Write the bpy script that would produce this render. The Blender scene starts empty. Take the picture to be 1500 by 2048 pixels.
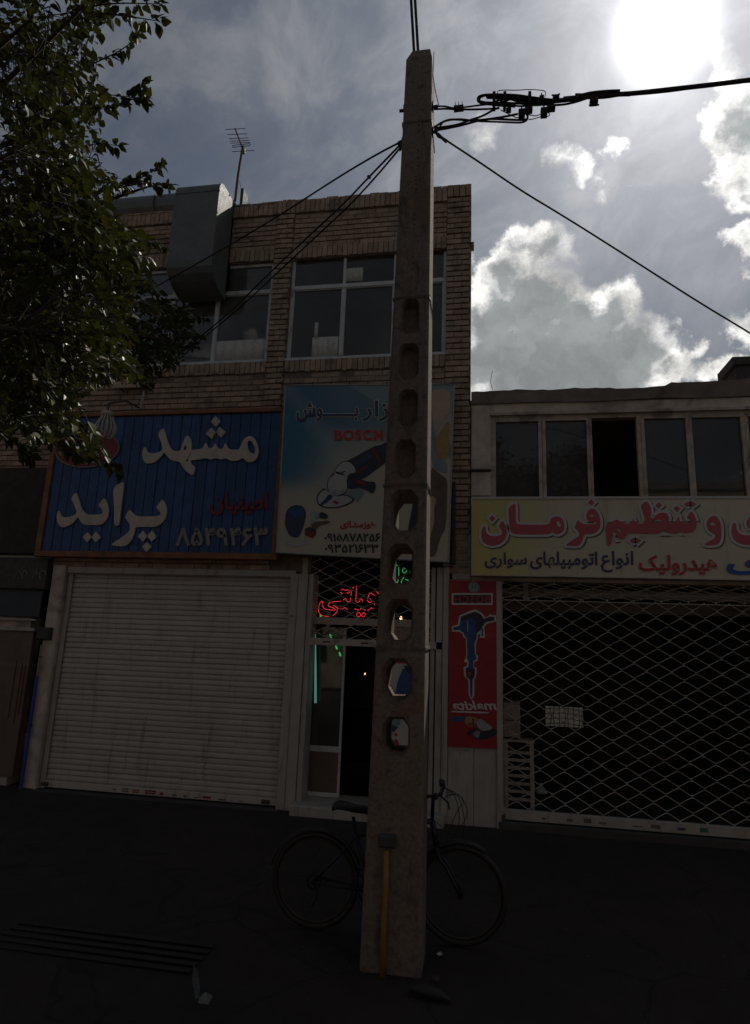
import bpy, bmesh, math, random
from mathutils import Vector, Matrix, Euler, noise
from mathutils.geometry import tessellate_polygon
R = math.radians
rnd = random.Random(7)
S = bpy.context.scene
COL = S.collection

# ------------------------------------------------------------------ camera
FPX, CW, CH = 1250.0, 1500.0, 2048.0
PITCH, YAW, ROLL = R(12.167), R(-9.823), R(2.146)
CAM = Vector((0.0, -8.0, 2.0))
_f = Vector((math.sin(YAW) * math.cos(PITCH), math.cos(YAW) * math.cos(PITCH), math.sin(PITCH)))
_r0 = Vector((math.cos(YAW), -math.sin(YAW), 0))
_u0 = _r0.cross(_f)
_r = _r0 * math.cos(ROLL) + _u0 * math.sin(ROLL)
_u = -_r0 * math.sin(ROLL) + _u0 * math.cos(ROLL)
cam = bpy.data.cameras.new('camera')
cam_o = bpy.data.objects.new('camera', cam)
COL.objects.link(cam_o)
m = Matrix.Identity(4)
for i in range(3):
    m[i][0], m[i][1], m[i][2], m[i][3] = _r[i], _u[i], -_f[i], CAM[i]
cam_o.matrix_world = m
cam.sensor_fit = 'VERTICAL'
cam.sensor_height = 24
cam.lens = 24 * FPX / CH
cam.clip_end = 2000
cam.clip_start = 0.05
S.camera = cam_o


def ray(px, py):
    return _f + _r * ((px - CW / 2) / FPX) + _u * ((CH / 2 - py) / FPX)


def at(px, py, Y=0.0):
    """point where the line of sight through a photo pixel meets the upright plane at depth Y"""
    d = ray(px, py)
    return CAM + d * ((Y - CAM.y) / d.y)


def atz(px, py, z=0.0):
    d = ray(px, py)
    return CAM + d * ((z - CAM.z) / d.z)


def proj(p):
    v = Vector(p) - CAM
    z = v.dot(_f)
    return CW / 2 + FPX * v.dot(_r) / z, CH / 2 - FPX * v.dot(_u) / z


# ------------------------------------------------------------------ light
SUN_DIR = ray(1330, 55).normalized()
sun_el = math.asin(SUN_DIR.z)
sun_az = math.atan2(SUN_DIR.x, SUN_DIR.y)
sl = bpy.data.lights.new('sun', 'SUN')
sl.energy = 2.8
sl.angle = R(0.6)
sl.color = (1.0, 0.93, 0.82)
so = bpy.data.objects.new('sun', sl)
COL.objects.link(so)
so.rotation_euler = SUN_DIR.to_track_quat('Z', 'Y').to_euler()
S.view_settings.view_transform = 'Standard'
S.view_settings.look = 'None'
S.view_settings.gamma = 1
S.view_settings.use_curve_mapping = False
S.view_settings.exposure = 0.0

W = bpy.data.worlds.new('World')
S.world = W
W.use_nodes = True
nt = W.node_tree
nt.nodes.clear()


class NB:
    """small node-tree builder"""
    def __init__(s, nt): s.nt = nt
    def n(s, t, **k):
        o = s.nt.nodes.new(t)
        for a, b in k.items(): setattr(o, a, b)
        return o
    def put(s, sock, v):
        if v is None: return
        if isinstance(v, bpy.types.NodeSocket): s.nt.links.new(v, sock)
        else: sock.default_value = v
    def m(s, op, a, b=None, c=None, clamp=False):
        o = s.n('ShaderNodeMath', operation=op, use_clamp=clamp)
        s.put(o.inputs[0], a); s.put(o.inputs[1], b); s.put(o.inputs[2], c)
        return o.outputs[0]
    def vm(s, op, a, b=None, out=0):
        o = s.n('ShaderNodeVectorMath', operation=op)
        s.put(o.inputs[0], a)
        if b is not None:
            s.put(o.inputs['Scale'] if op == 'SCALE' else o.inputs[1], b)
        return o.outputs[out]
    def noise(s, v, scale, detail=4, rough=.5, dist=0.0, lac=2.0):
        o = s.n('ShaderNodeTexNoise')
        s.put(o.inputs['Vector'], v); s.put(o.inputs['Scale'], scale)
        o.inputs['Detail'].default_value = detail; o.inputs['Roughness'].default_value = rough
        o.inputs['Distortion'].default_value = dist; o.inputs['Lacunarity'].default_value = lac
        return o.outputs['Fac']
    def ss(s, x, a, b, lo=0.0, hi=1.0, kind='SMOOTHSTEP'):
        o = s.n('ShaderNodeMapRange', interpolation_type=kind)
        s.put(o.inputs[0], x); s.put(o.inputs[1], a); s.put(o.inputs[2], b); s.put(o.inputs[3], lo); s.put(o.inputs[4], hi)
        return o.outputs[0]
    def mix(s, f, a, b, mode='MIX'):
        o = s.n('ShaderNodeMix', data_type='RGBA', blend_type=mode)
        s.put(o.inputs[0], f); s.put(o.inputs[6], a); s.put(o.inputs[7], b)
        return o.outputs[2]


def rgb(r, g, b): return (r, g, b, 1.0)


N = NB(nt)
tc = N.n('ShaderNodeTexCoord')
D = N.vm('NORMALIZE', tc.outputs['Generated'])
sky = N.n('ShaderNodeTexSky', sky_type='NISHITA', sun_disc=False, sun_elevation=sun_el, sun_rotation=sun_az)
sky.altitude = 900; sky.dust_density = 2.0; sky.ozone_density = 1.0
SKY_K = 0.05
base = N.vm('SCALE', sky.outputs[0], SKY_K)
dist_sun = N.vm('DISTANCE', D, tuple(SUN_DIR), out=1)      # chord length, about the angle
# thin high veil of cloud: brighter towards the sun because thin cloud scatters forwards
veilc = N.m('ADD', N.m('MULTIPLY', N.m('EXPONENT', N.m('MULTIPLY', dist_sun, -2.6)), 0.53), N.ss(dist_sun, .9, 1.7, .046, .125))
# streaks drawn out along one bearing, warped so they curl
warp = N.vm('SUBTRACT', N.n('ShaderNodeTexNoise').outputs['Color'], (.5, .5, .5))
ww = warp.node.inputs[0].links[0].from_node
N.put(ww.inputs['Vector'], D); ww.inputs['Scale'].default_value = 2.6; ww.inputs['Detail'].default_value = 5
Ds = N.vm('ADD', D, N.vm('SCALE', warp, .28))
ax1, ax2, ax3 = Vector((.62, .35, .70)).normalized(), None, None
ax2 = ax1.cross(Vector((0, 0, 1))).normalized(); ax3 = ax1.cross(ax2)
cx_ = N.n('ShaderNodeCombineXYZ')
for i_, (a_, k_) in enumerate(((ax1, 1.1), (ax2, 4.2), (ax3, 5.5))):
    N.put(cx_.inputs[i_], N.m('MULTIPLY', N.vm('DOT_PRODUCT', Ds, tuple(a_), out=1), k_))
n1 = N.noise(cx_.outputs[0], 1.7, 9, .62, .35)
n2 = N.noise(D, 7.5, 8, .66, .5)
veil_mask = N.ss(N.m('ADD', N.m('MULTIPLY', n1, .62), N.m('MULTIPLY', n2, .38)), .36, .66)
veil_mod = N.m('MULTIPLY', veilc, N.m('ADD', .62, N.m('MULTIPLY', veil_mask, .72)))
veil_col = N.mix(veil_mask, N.vm('SCALE', (0.84, 0.96, 1.13), veil_mod), N.vm('SCALE', (0.97, 0.99, 1.04), veil_mod))
skyc = N.mix(N.m('ADD', .62, N.m('MULTIPLY', veil_mask, .30)), base, veil_col)
# cumulus: each heap a soft ball in direction space, its edge broken up by noise
BLOBS = [(1085, 500, 52), (1030, 490, 40), (1010, 560, 58), (985, 640, 70), (1065, 620, 85), (1150, 650, 75), (1225, 625, 60), (1160, 720, 110),
         (1270, 695, 80), (1335, 725, 45), (985, 720, 90), (1060, 760, 120), (1240, 760, 90),
         (1490, 250, 70), (1450, 235, 35), (1480, 350, 45), (1495, 395, 35), (1490, 497, 30), (1460, 492, 20), (1495, 650, 30), (1415, 745, 22),
         (1475, 745, 36), (1172, 334, 27), (1128, 315, 19), (1206, 376, 18), (1233, 292, 15), (1108, 300, 11), (1150, 322, 18), (1425, 110, 26), (1450, 150, 30), (975, 262, 26),
         (1500, 560, 12), (1400, 690, 14), (1272, 385, 9)]
wob = N.vm('SUBTRACT', N.n('ShaderNodeTexNoise').outputs['Color'], (.5, .5, .5))
wn = wob.node.inputs[0].links[0].from_node
N.put(wn.inputs['Vector'], D); wn.inputs['Scale'].default_value = 11; wn.inputs['Detail'].default_value = 9; wn.inputs['Roughness'].default_value = .62
wob2 = N.vm('SUBTRACT', N.n('ShaderNodeTexNoise').outputs['Color'], (.5, .5, .5))
wn2 = wob2.node.inputs[0].links[0].from_node
N.put(wn2.inputs['Vector'], D); wn2.inputs['Scale'].default_value = 42; wn2.inputs['Detail'].default_value = 8; wn2.inputs['Roughness'].default_value = .68
Dw = N.vm('ADD', N.vm('ADD', D, N.vm('SCALE', wob, .095)), N.vm('SCALE', wob2, .036))
field = None
for (bx, by, br) in BLOBS:
    c = ray(bx, by); L = c.length; c = c.normalized()
    rad = br / FPX / L * 1.08
    # value 1 in the middle of a ball, 0 on its edge
    v = N.m('SUBTRACT', rad, N.vm('DISTANCE', Dw, tuple(c), out=1))
    field = v if field is None else N.m('SMOOTH_MAX', field, v, .012)
# scattered far cumulus for the rest of the sky, above the haze
far = N.m('SUBTRACT', N.noise(N.vm('MULTIPLY', D, (1, 1, 1.8)), 4.2, 8, .6, .2), .60)
away = N.ss(N.vm('DISTANCE', D, tuple(ray(1000, 500).normalized()), out=1), .75, 1.1)
far = N.m('SUBTRACT', N.m('MULTIPLY', far, .5), N.m('SUBTRACT', .6, N.m('MULTIPLY', away, .6)))
field = N.m('MAXIMUM', field, far)
soft = N.ss(N.noise(D, 6.5, 4, .5), .42, .62, .006, .034)
cmask = N.ss(field, -.006, soft)
core = N.ss(N.m('ADD', field, N.m('MULTIPLY', N.m('SUBTRACT', N.noise(D, 26, 6, .6, .2), .5), .03)), .006, .034)
puff = N.noise(Dw, 14, 8, .62, .2)
lit = N.m('ADD', N.m('ADD', .30, N.m('MULTIPLY', N.m('EXPONENT', N.m('MULTIPLY', dist_sun, -1.6)), .80)), N.ss(dist_sun, 1.0, 1.6, 0.0, .12))   # heaps opposite the sun are lit from the front
rim = N.vm('SCALE', (1.0, .985, .95), N.m('MULTIPLY', lit, N.ss(puff, .32, .68, .70, 1.75)))
grey = N.vm('SCALE', (.93, .985, 1.0), N.m('MULTIPLY', lit, N.ss(puff, .3, .7, .35, .50)))
ccol = N.mix(core, rim, grey)
skyc = N.mix(cmask, skyc, ccol)
# the sun shining through the veil
g1 = N.m('MULTIPLY', N.m('EXPONENT', N.m('MULTIPLY', N.m('POWER', N.m('DIVIDE', dist_sun, .039), 2.3), -1.0)), 3.2)
g2 = N.m('MULTIPLY', N.m('EXPONENT', N.m('MULTIPLY', dist_sun, -11.0)), .50)
glow = N.vm('SCALE', (1.0, .99, 1.0), N.m('ADD', g1, g2))
skyc = N.vm('ADD', skyc, glow)
# below the horizon: the town's ground and hazy distance
updn = N.n('ShaderNodeSeparateXYZ'); N.put(updn.inputs[0], D)
skyc = N.mix(N.ss(updn.outputs[2], -.02, .02), rgb(.03, .028, .025), skyc)
bg = N.n('ShaderNodeBackground'); N.put(bg.inputs[0], skyc); bg.inputs[1].default_value = 1.0
wo = N.n('ShaderNodeOutputWorld'); nt.links.new(bg.outputs[0], wo.inputs[0])
W.cycles.sampling_method = 'MANUAL'
W.cycles.sample_map_resolution = 1024
S.cycles.max_bounces = 8
S.cycles.transparent_max_bounces = 12
S.cycles.use_denoising = True

# ------------------------------------------------------------------ materials
MATS = {}


def mat(name, col, rough=.7, var=.25, scale=8.0, bump=.0, bscale=40.0, dirt=None, dirtamt=.0, metal=0.0, island=0.0, objrand=0.0,
        streak=False, emit=None, estr=0.0, spec=.5, transl=0.0):
    if name in MATS: return MATS[name]
    mt = bpy.data.materials.new(name)
    mt.use_nodes = True
    t = mt.node_tree
    b = t.nodes['Principled BSDF']
    n = NB(t)
    tcx = n.n('ShaderNodeTexCoord')
    geo = n.n('ShaderNodeNewGeometry')
    pos = geo.outputs['Position']
    c = rgb(*col)
    cc = None
    f = n.noise(pos, scale, 6, .6, .3)
    k = n.ss(f, .3, .7, 1 - var, 1 + var, 'LINEAR')
    if island or objrand:
        oi = n.n('ShaderNodeObjectInfo')
        r = n.m('FRACT', n.m('ADD', geo.outputs['Random Per Island'], oi.outputs['Random']))
        k = n.m('MULTIPLY', k, n.ss(r, 0, 1, 1 - (island or objrand), 1 + (island or objrand), 'LINEAR'))
    cc = n.vm('SCALE', c[:3], k)
    if dirt:
        sc = (1, 1, .12) if streak else (1, 1, 1)
        d = n.noise(n.vm('MULTIPLY', pos, sc), scale * (2.2 if streak else .45), 7, .65, .8)
        cc = n.mix(n.ss(d, .62 - dirtamt * .35, .80 - dirtamt * .2), cc, rgb(*dirt))
    n.put(b.inputs['Base Color'], cc)
    n.put(b.inputs['Roughness'], n.ss(n.noise(pos, scale * 3, 4), .3, .7, max(.02, rough - .1), min(1, rough + .1), 'LINEAR'))
    b.inputs['Metallic'].default_value = metal
    b.inputs['Specular IOR Level'].default_value = spec
    if emit:
        b.inputs['Emission Color'].default_value = rgb(*emit)
        b.inputs['Emission Strength'].default_value = estr
    if bump:
        bp = n.n('ShaderNodeBump'); bp.inputs['Strength'].default_value = bump; bp.inputs['Distance'].default_value = .01
        n.put(bp.inputs['Height'], n.noise(pos, bscale, 6, .65, .2)); n.put(b.inputs['Normal'], bp.outputs[0])
    MATS[name] = mt
    return mt


def glass_mat(name, tint=(.5, .52, .5), refl=1.0):
    mt = bpy.data.materials.new(name); mt.use_nodes = True
    t = mt.node_tree; t.nodes.clear(); n = NB(t)
    tr = n.n('ShaderNodeBsdfTransparent'); tr.inputs[0].default_value = rgb(*tint)
    gl = n.n('ShaderNodeBsdfGlossy'); gl.inputs['Roughness'].default_value = .02
    geo = n.n('ShaderNodeNewGeometry')
    bp = n.n('ShaderNodeBump'); bp.inputs['Strength'].default_value = .08; bp.inputs['Distance'].default_value = .02
    n.put(bp.inputs['Height'], n.noise(geo.outputs['Position'], 1.3, 2)); n.put(gl.inputs['Normal'], bp.outputs[0])
    dd = n.n('ShaderNodeBsdfDiffuse'); dd.inputs[0].default_value = rgb(.30, .28, .25)   # dust film
    fr = n.n('ShaderNodeFresnel'); fr.inputs[0].default_value = 1.55
    m1 = n.n('ShaderNodeMixShader'); n.put(m1.inputs[0], n.m('MULTIPLY', fr.outputs[0], refl, clamp=True)); t.links.new(tr.outputs[0], m1.inputs[1]); t.links.new(gl.outputs[0], m1.inputs[2])
    m2 = n.n('ShaderNodeMixShader'); n.put(m2.inputs[0], n.ss(n.noise(geo.outputs['Position'], 2.5, 5), .3, .7, .13, .20)); t.links.new(m1.outputs[0], m2.inputs[1]); t.links.new(dd.outputs[0], m2.inputs[2])
    o = n.n('ShaderNodeOutputMaterial'); t.links.new(m2.outputs[0], o.inputs[0])
    return mt


M_brick = mat('brick', (.33, .235, .165), .9, .22, 9, .5, 60, dirt=(.12, .085, .062), dirtamt=.35, island=.17)
M_mortar = mat('mortar', (.155, .115, .085), .95, .3, 12, .6, 70)
M_concrete = mat('concrete', (.25, .215, .175), .92, .22, 5, .7, 90, dirt=(.13, .11, .09), dirtamt=.5, streak=True)
M_pole = mat('pole_concrete', (.22, .172, .138), .93, .26, 38, 1.0, 170, dirt=(.10, .072, .055), dirtamt=.35)
M_plaster = mat('plaster', (.56, .46, .375), .92, .2, 3, .7, 45, dirt=(.25, .20, .16), dirtamt=.5)
M_capstone = mat('old_cement', (.19, .155, .13), .95, .3, 4, .8, 40, dirt=(.07, .06, .05), dirtamt=.5)
M_white = mat('white_paint', (.37, .335, .30), .55, .12, 5, .15, 30, dirt=(.24, .21, .18), dirtamt=.35, streak=True)
M_stone = mat('pale_stone', (.36, .33, .29), .7, .15, 3, .2, 30, dirt=(.25, .22, .19), dirtamt=.4, streak=True)
M_alu = mat('window_metal', (.50, .50, .48), .5, .12, 9, .1, 40, dirt=(.22, .20, .17), dirtamt=.3)
M_cream = mat('weathered_frame', (.43, .36, .29), .75, .2, 8, .3, 40, dirt=(.17, .13, .10), dirtamt=.4)
M_slat = mat('shutter_paint', (.44, .395, .35), .5, .08, 4, .1, 30, dirt=(.24, .215, .19), dirtamt=.3, objrand=.05, streak=True)
M_duct = mat('galvanised_sheet', (.115, .122, .115), .55, .18, 5, .15, 60, dirt=(.12, .13, .115), dirtamt=.35, streak=True, metal=.15)
M_blue = mat('blue_boards', (.018, .062, .17), .55, .25, 6, .2, 50, dirt=(.012, .035, .09), dirtamt=.4, objrand=.18, streak=True)
M_wood = mat('orange_wood', (.22, .082, .022), .6, .3, 7, .3, 60, dirt=(.12, .04, .015), dirtamt=.4)
M_letter = mat('letter_white', (.50, .42, .34), .6, .12, 8, .1, 40, dirt=(.33, .28, .22), dirtamt=.3)
M_letterdim = mat('letter_worn', (.24, .22, .18), .6, .15, 12)
M_redpaint = mat('red_paint', (.17, .014, .012), .6, .2, 10)
M_black = mat('black_rubber', (.018, .017, .017), .6, .2, 12)
M_blackmetal = mat('black_metal', (.03, .028, .03), .4, .2, 12, metal=.6)
M_iron = mat('dark_iron', (.05, .042, .036), .7, .3, 12, .3, 60, dirt=(.09, .045, .02), dirtamt=.3)
M_rod = mat('grille_rod', (.40, .36, .31), .5, .2, 14, dirt=(.14, .10, .07), dirtamt=.35)
M_asphalt = mat('asphalt', (.032, .028, .026), .92, .25, 1.6, .8, 120, dirt=(.035, .03, .028), dirtamt=.5)
M_pave = mat('pavement', (.027, .018, .014), .9, .25, 1.3, .7, 100, dirt=(.018, .014, .012), dirtamt=.55)
M_kerb = mat('kerb_concrete', (.06, .055, .05), .92, .25, 4, .6, 60, dirt=(.06, .05, .045), dirtamt=.4)
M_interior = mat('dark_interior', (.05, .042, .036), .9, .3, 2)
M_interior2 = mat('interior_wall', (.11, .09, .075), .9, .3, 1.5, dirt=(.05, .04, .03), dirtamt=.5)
M_paper = mat('paper', (.50, .48, .42), .8, .08, 20, dirt=(.36, .33, .28), dirtamt=.3)
M_leaf = None
M_bark = mat('bark', (.05, .038, .028), .95, .3, 8, 1.0, 40)
M_yellow = mat('yellow_pipe', (.27, .13, .014), .5, .15, 8, dirt=(.22, .12, .03), dirtamt=.35)
M_bluepipe = mat('blue_pipe', (.02, .045, .26), .5, .15, 8)
M_glass = glass_mat('window_glass', (.80, .80, .78), .7)
M_glass2 = glass_mat('shop_glass', (.45, .47, .46))
M_signwhite = mat('sign_white', (.44, .43, .38), .5, .06, 3, dirt=(.30, .28, .24), dirtamt=.3, streak=True)
M_signred = mat('sign_red', (.40, .07, .08), .5, .08, 4)
M_signhalo = mat('sign_halo', (.50, .50, .47), .5, .05, 4)
M_shadowprint = mat('sign_print_black', (.06, .06, .055), .5, .05, 4)
M_navy = mat('sign_navy', (.035, .035, .10), .5, .1, 6)
M_signblue = mat('sign_blue', (.02, .06, .28), .5, .1, 6)
M_brightred = mat('sign_bright_red', (.40, .02, .02), .5, .1, 6)
M_poster = mat('poster_red', (.30, .008, .018), .45, .15, 4, .05, 30, dirt=(.22, .008, .012), dirtamt=.4)
M_posterblue = mat('poster_blue', (.015, .06, .19), .45, .3, 14)
M_posterdark = mat('poster_dark', (.012, .018, .03), .45, .3, 14)
M_postergrey = mat('poster_grey', (.28, .30, .30), .5, .3, 20)
M_posteror = mat('poster_orange', (.33, .20, .06), .5, .2, 14)
M_brown = mat('print_brown', (.11, .07, .05), .6, .4, 9)
M_peach = mat('print_peach', (.42, .30, .20), .6, .12, 5)
M_teal = mat('print_teal', (.16, .22, .24), .6, .15, 4)
M_rust = mat('rust', (.12, .045, .02), .9, .3, 20)
M_debris = mat('debris', (.05, .042, .035), .9, .3, 20)
M_plastic = mat('plastic_scrap', (.09, .115, .13), .3, .1, 20)
M_neonred = mat('neon_red', (.3, .02, .03), .3, 0, emit=(1.0, .045, .06), estr=.95)
M_neongreen = mat('neon_green', (.02, .3, .08), .3, 0, emit=(.06, .9, .22), estr=.42)
M_neonteal = mat('neon_teal', (.2, .4, .36), .3, 0, emit=(.30, .72, .62), estr=.20)
M_bulb = mat('bulb_glow', (.8, .6, .4), .3, 0, emit=(1.0, .55, .22), estr=2.2)
M_cable = mat('cable', (.022, .016, .016), .85, .2, 10)
M_sticker = [mat('sticker_a', (.14, .10, .08), .6), mat('sticker_b', (.25, .06, .01), .6), mat('sticker_c', (.16, .02, .02), .6), mat('sticker_d', (.03, .12, .08), .6), mat('sticker_e', (.05, .05, .12), .6)]


_t = M_pole.node_tree; _n = NB(_t)
_b = _t.nodes['Principled BSDF']; _src = _b.inputs['Base Color'].links[0].from_socket
_g = _n.n('ShaderNodeNewGeometry').outputs['Position']
_c = _n.mix(_n.ss(_n.noise(_n.vm('MULTIPLY', _g, (1, 1, .5)), 3.1, 6, .6, .6), .56, .72, 0, .55), _src, rgb(.17, .075, .03))
_c = _n.mix(_n.ss(_n.noise(_n.vm('MULTIPLY', _g, (1.6, 1, .7)), 4.3, 7, .66, .9), .52, .70, 0, .75), _c, rgb(.07, .058, .05))
_n.put(_b.inputs['Base Color'], _c)
_t = M_pave.node_tree; _n = NB(_t)      # hairline cracks and old patches in the surface
_b = _t.nodes['Principled BSDF']; _src = _b.inputs['Base Color'].links[0].from_socket
_g = _n.n('ShaderNodeNewGeometry').outputs['Position']
_w = _n.vm('ADD', _g, _n.vm('SCALE', _n.vm('SUBTRACT', _n.n('ShaderNodeTexNoise').outputs['Color'], (.5, .5, .5)), .35))
_v = _n.n('ShaderNodeTexVoronoi', feature='DISTANCE_TO_EDGE'); _n.put(_v.inputs['Vector'], _w); _v.inputs['Scale'].default_value = .85
_c = _n.mix(_n.ss(_v.outputs['Distance'], .004, .012, .8, 0), _src, rgb(.006, .005, .004))
_c = _n.mix(_n.ss(_n.noise(_g, 240, 2), .60, .72, 0, .5), _c, rgb(.075, .062, .052))
_n.put(_b.inputs['Base Color'], _c)
# ------------------------------------------------------------------ object helpers
def tag(o, label=None, cat=None, group=None, kind=None):
    if label: o['label'] = label
    if cat: o['category'] = cat
    if group: o['group'] = group
    if kind: o['kind'] = kind
    return o


def empty(name, loc, label, cat, group=None, rz=0.0):
    o = bpy.data.objects.new(name, None)
    COL.objects.link(o)
    o.location = loc
    o.rotation_euler.z = rz
    o.empty_display_size = .1
    return tag(o, label, cat, group)


def link(name, me, parent=None, mt=None, world=True):
    o = bpy.data.objects.new(name, me)
    COL.objects.link(o)
    if mt is not None and not me.materials: me.materials.append(mt)
    if parent is not None:
        o.parent = parent
        if world:
            o.matrix_parent_inverse = pmat(parent).inverted()
    return o


def pmat(o):
    """world matrix of an object before the first depsgraph update"""
    mm = o.matrix_basis.copy()
    if o.parent is not None:
        mm = pmat(o.parent) @ o.matrix_parent_inverse @ mm
    return mm


class MB:
    def __init__(s): s.v = []; s.f = []
    def add(s, vs, fs):
        k = len(s.v)
        s.v += [tuple(x) for x in vs]
        s.f += [tuple(i + k for i in f) for f in fs]
        return s
    def box(s, x0, x1, y0, y1, z0, z1, M=None):
        vs = [Vector(p) for p in ((x0, y0, z0), (x1, y0, z0), (x1, y1, z0), (x0, y1, z0), (x0, y0, z1), (x1, y0, z1), (x1, y1, z1), (x0, y1, z1))]
        if M: vs = [M @ p for p in vs]
        return s.add(vs, [(0, 3, 2, 1), (4, 5, 6, 7), (0, 1, 5, 4), (1, 2, 6, 5), (2, 3, 7, 6), (3, 0, 4, 7)])
    def bbox(s, x0, x1, y0, y1, z0, z1, b=.005):
        """box with bevelled front edges (front faces -Y)"""
        vs = [(x0, y1, z0), (x1, y1, z0), (x1, y1, z1), (x0, y1, z1), (x0, y0 + b, z0), (x1, y0 + b, z0), (x1, y0 + b, z1), (x0, y0 + b, z1),
              (x0 + b, y0, z0 + b), (x1 - b, y0, z0 + b), (x1 - b, y0, z1 - b), (x0 + b, y0, z1 - b)]
        return s.add(vs, [(3, 2, 1, 0), (0, 1, 5, 4), (1, 2, 6, 5), (2, 3, 7, 6), (3, 0, 4, 7), (4, 5, 9, 8), (5, 6, 10, 9), (6, 7, 11, 10), (7, 4, 8, 11), (8, 9, 10, 11)])
    def tube(s, pts, r, n=6, closed=False, caps=True):
        pts = [Vector(p) for p in pts]
        rs = r if isinstance(r, (list, tuple)) else [r] * len(pts)
        k = len(pts)
        rings = []
        up = Vector((0, 0, 1))
        prev = None
        for i, p in enumerate(pts):
            a = pts[(i - 1) % k] if (closed or i > 0) else p
            b = pts[(i + 1) % k] if (closed or i < k - 1) else p
            t = (b - a)
            t = t.normalized() if t.length > 1e-9 else Vector((0, 0, 1))
            if prev is None:
                q = t.cross(up)
                if q.length < .1: q = t.cross(Vector((1, 0, 0)))
            else:
                q = prev - t * prev.dot(t)
                if q.length < 1e-6: q = t.cross(up)
            q.normalize(); prev = q
            w = t.cross(q)
            rings.append([p + (q * math.cos(2 * math.pi * j / n) + w * math.sin(2 * math.pi * j / n)) * rs[i] for j in range(n)])
        vs = [v for g in rings for v in g]
        fs = []
        for i in range(k if closed else k - 1):
            a, b = i * n, ((i + 1) % k) * n
            for j in range(n):
                fs.append((a + j, a + (j + 1) % n, b + (j + 1) % n, b + j))
        if caps and not closed:
            fs.append(tuple(range(n))[::-1]); fs.append(tuple((k - 1) * n + j for j in range(n)))
        return s.add(vs, fs)
    def prism(s, poly, y0, y1):
        """polygon in world (x,z) pairs pushed from y0 to y1"""
        n = len(poly)
        tri = tessellate_polygon([[Vector((p[0], p[1], 0)) for p in poly]])
        vs = [(p[0], y0, p[1]) for p in poly] + [(p[0], y1, p[1]) for p in poly]
        fs = [t for t in tri] + [tuple(i + n for i in t[::-1]) for t in tri]
        fs += [(i, (i + 1) % n, (i + 1) % n + n, i + n) for i in range(n)]
        return s.add(vs, fs)
    def lathe(s, prof, c, n=16, M=None):
        c = Vector(c)
        vs = []
        for (r, z) in prof:
            for j in range(n):
                p = Vector((r * math.cos(2 * math.pi * j / n), r * math.sin(2 * math.pi * j / n), z))
                vs.append(c + (M @ p if M else p))
        fs = []
        for i in range(len(prof) - 1):
            for j in range(n):
                fs.append((i * n + j, i * n + (j + 1) % n, (i + 1) * n + (j + 1) % n, (i + 1) * n + j))
        return s.add(vs, fs)
    def mesh(s, name, mt=None, smooth=False, fixn=True):
        me = bpy.data.meshes.new(name)
        me.from_pydata(s.v, [], s.f)
        if mt: me.materials.append(mt)
        if fixn:
            bm = bmesh.new(); bm.from_mesh(me)
            bmesh.ops.recalc_face_normals(bm, faces=bm.faces)
            bm.to_mesh(me); bm.free()
        if smooth:
            for p in me.polygons: p.use_smooth = True
        return me
    def build(s, name, mt, parent=None, smooth=False, fixn=True):
        return link(name, s.mesh(name, mt, smooth, fixn), parent)


def curve_mesh(cu, name, mt):
    ob = bpy.data.objects.new('tmp', cu)
    COL.objects.link(ob)
    dg = bpy.context.evaluated_depsgraph_get()
    me = bpy.data.meshes.new_from_object(ob.evaluated_get(dg))
    COL.objects.unlink(ob)
    bpy.data.objects.remove(ob)
    me.name = name
    me.materials.clear()
    me.materials.append(mt)
    return me


def chaikin(p, k=.22, it=1):
    for _ in range(it):
        q = []
        n = len(p)
        for i in range(n):
            a, b = p[i], p[(i + 1) % n]
            q.append((a[0] * (1 - k) + b[0] * k, a[1] * (1 - k) + b[1] * k))
            q.append((a[0] * k + b[0] * (1 - k), a[1] * k + b[1] * (1 - k)))
        p = q
    return p


def shape(name, loops, org, sc, Y, depth, mt, parent, offset=0.0, smooth=True, shift=(0, 0)):
    """filled outline(s) traced as pixel loops, standing in the plane Y, front face at Y - depth"""
    cu = bpy.data.curves.new(name, 'CURVE')
    cu.dimensions = '2D'
    cu.fill_mode = 'BOTH'
    for lp in loops:
        if smooth and len(lp) > 5: lp = chaikin(lp, .22, 2 if smooth is True else 1)
        s = cu.splines.new('POLY')
        s.points.add(len(lp) - 1)
        for i, (x, y) in enumerate(lp):
            p = at(org[0] + x / sc, org[1] + y / sc, Y)
            s.points[i].co = (p.x + shift[0], p.z + shift[1], 0, 1)
        s.use_cyclic_u = True
    cu.extrude = depth / 2
    cu.offset = offset
    me = curve_mesh(cu, name, mt)
    # local (x, y, z) of the curve -> world (x, -z, y)
    for v in me.vertices:
        x, y, z = v.co
        v.co = (x, Y - depth / 2 - z, y)
    return link(name, me, parent)


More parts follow.
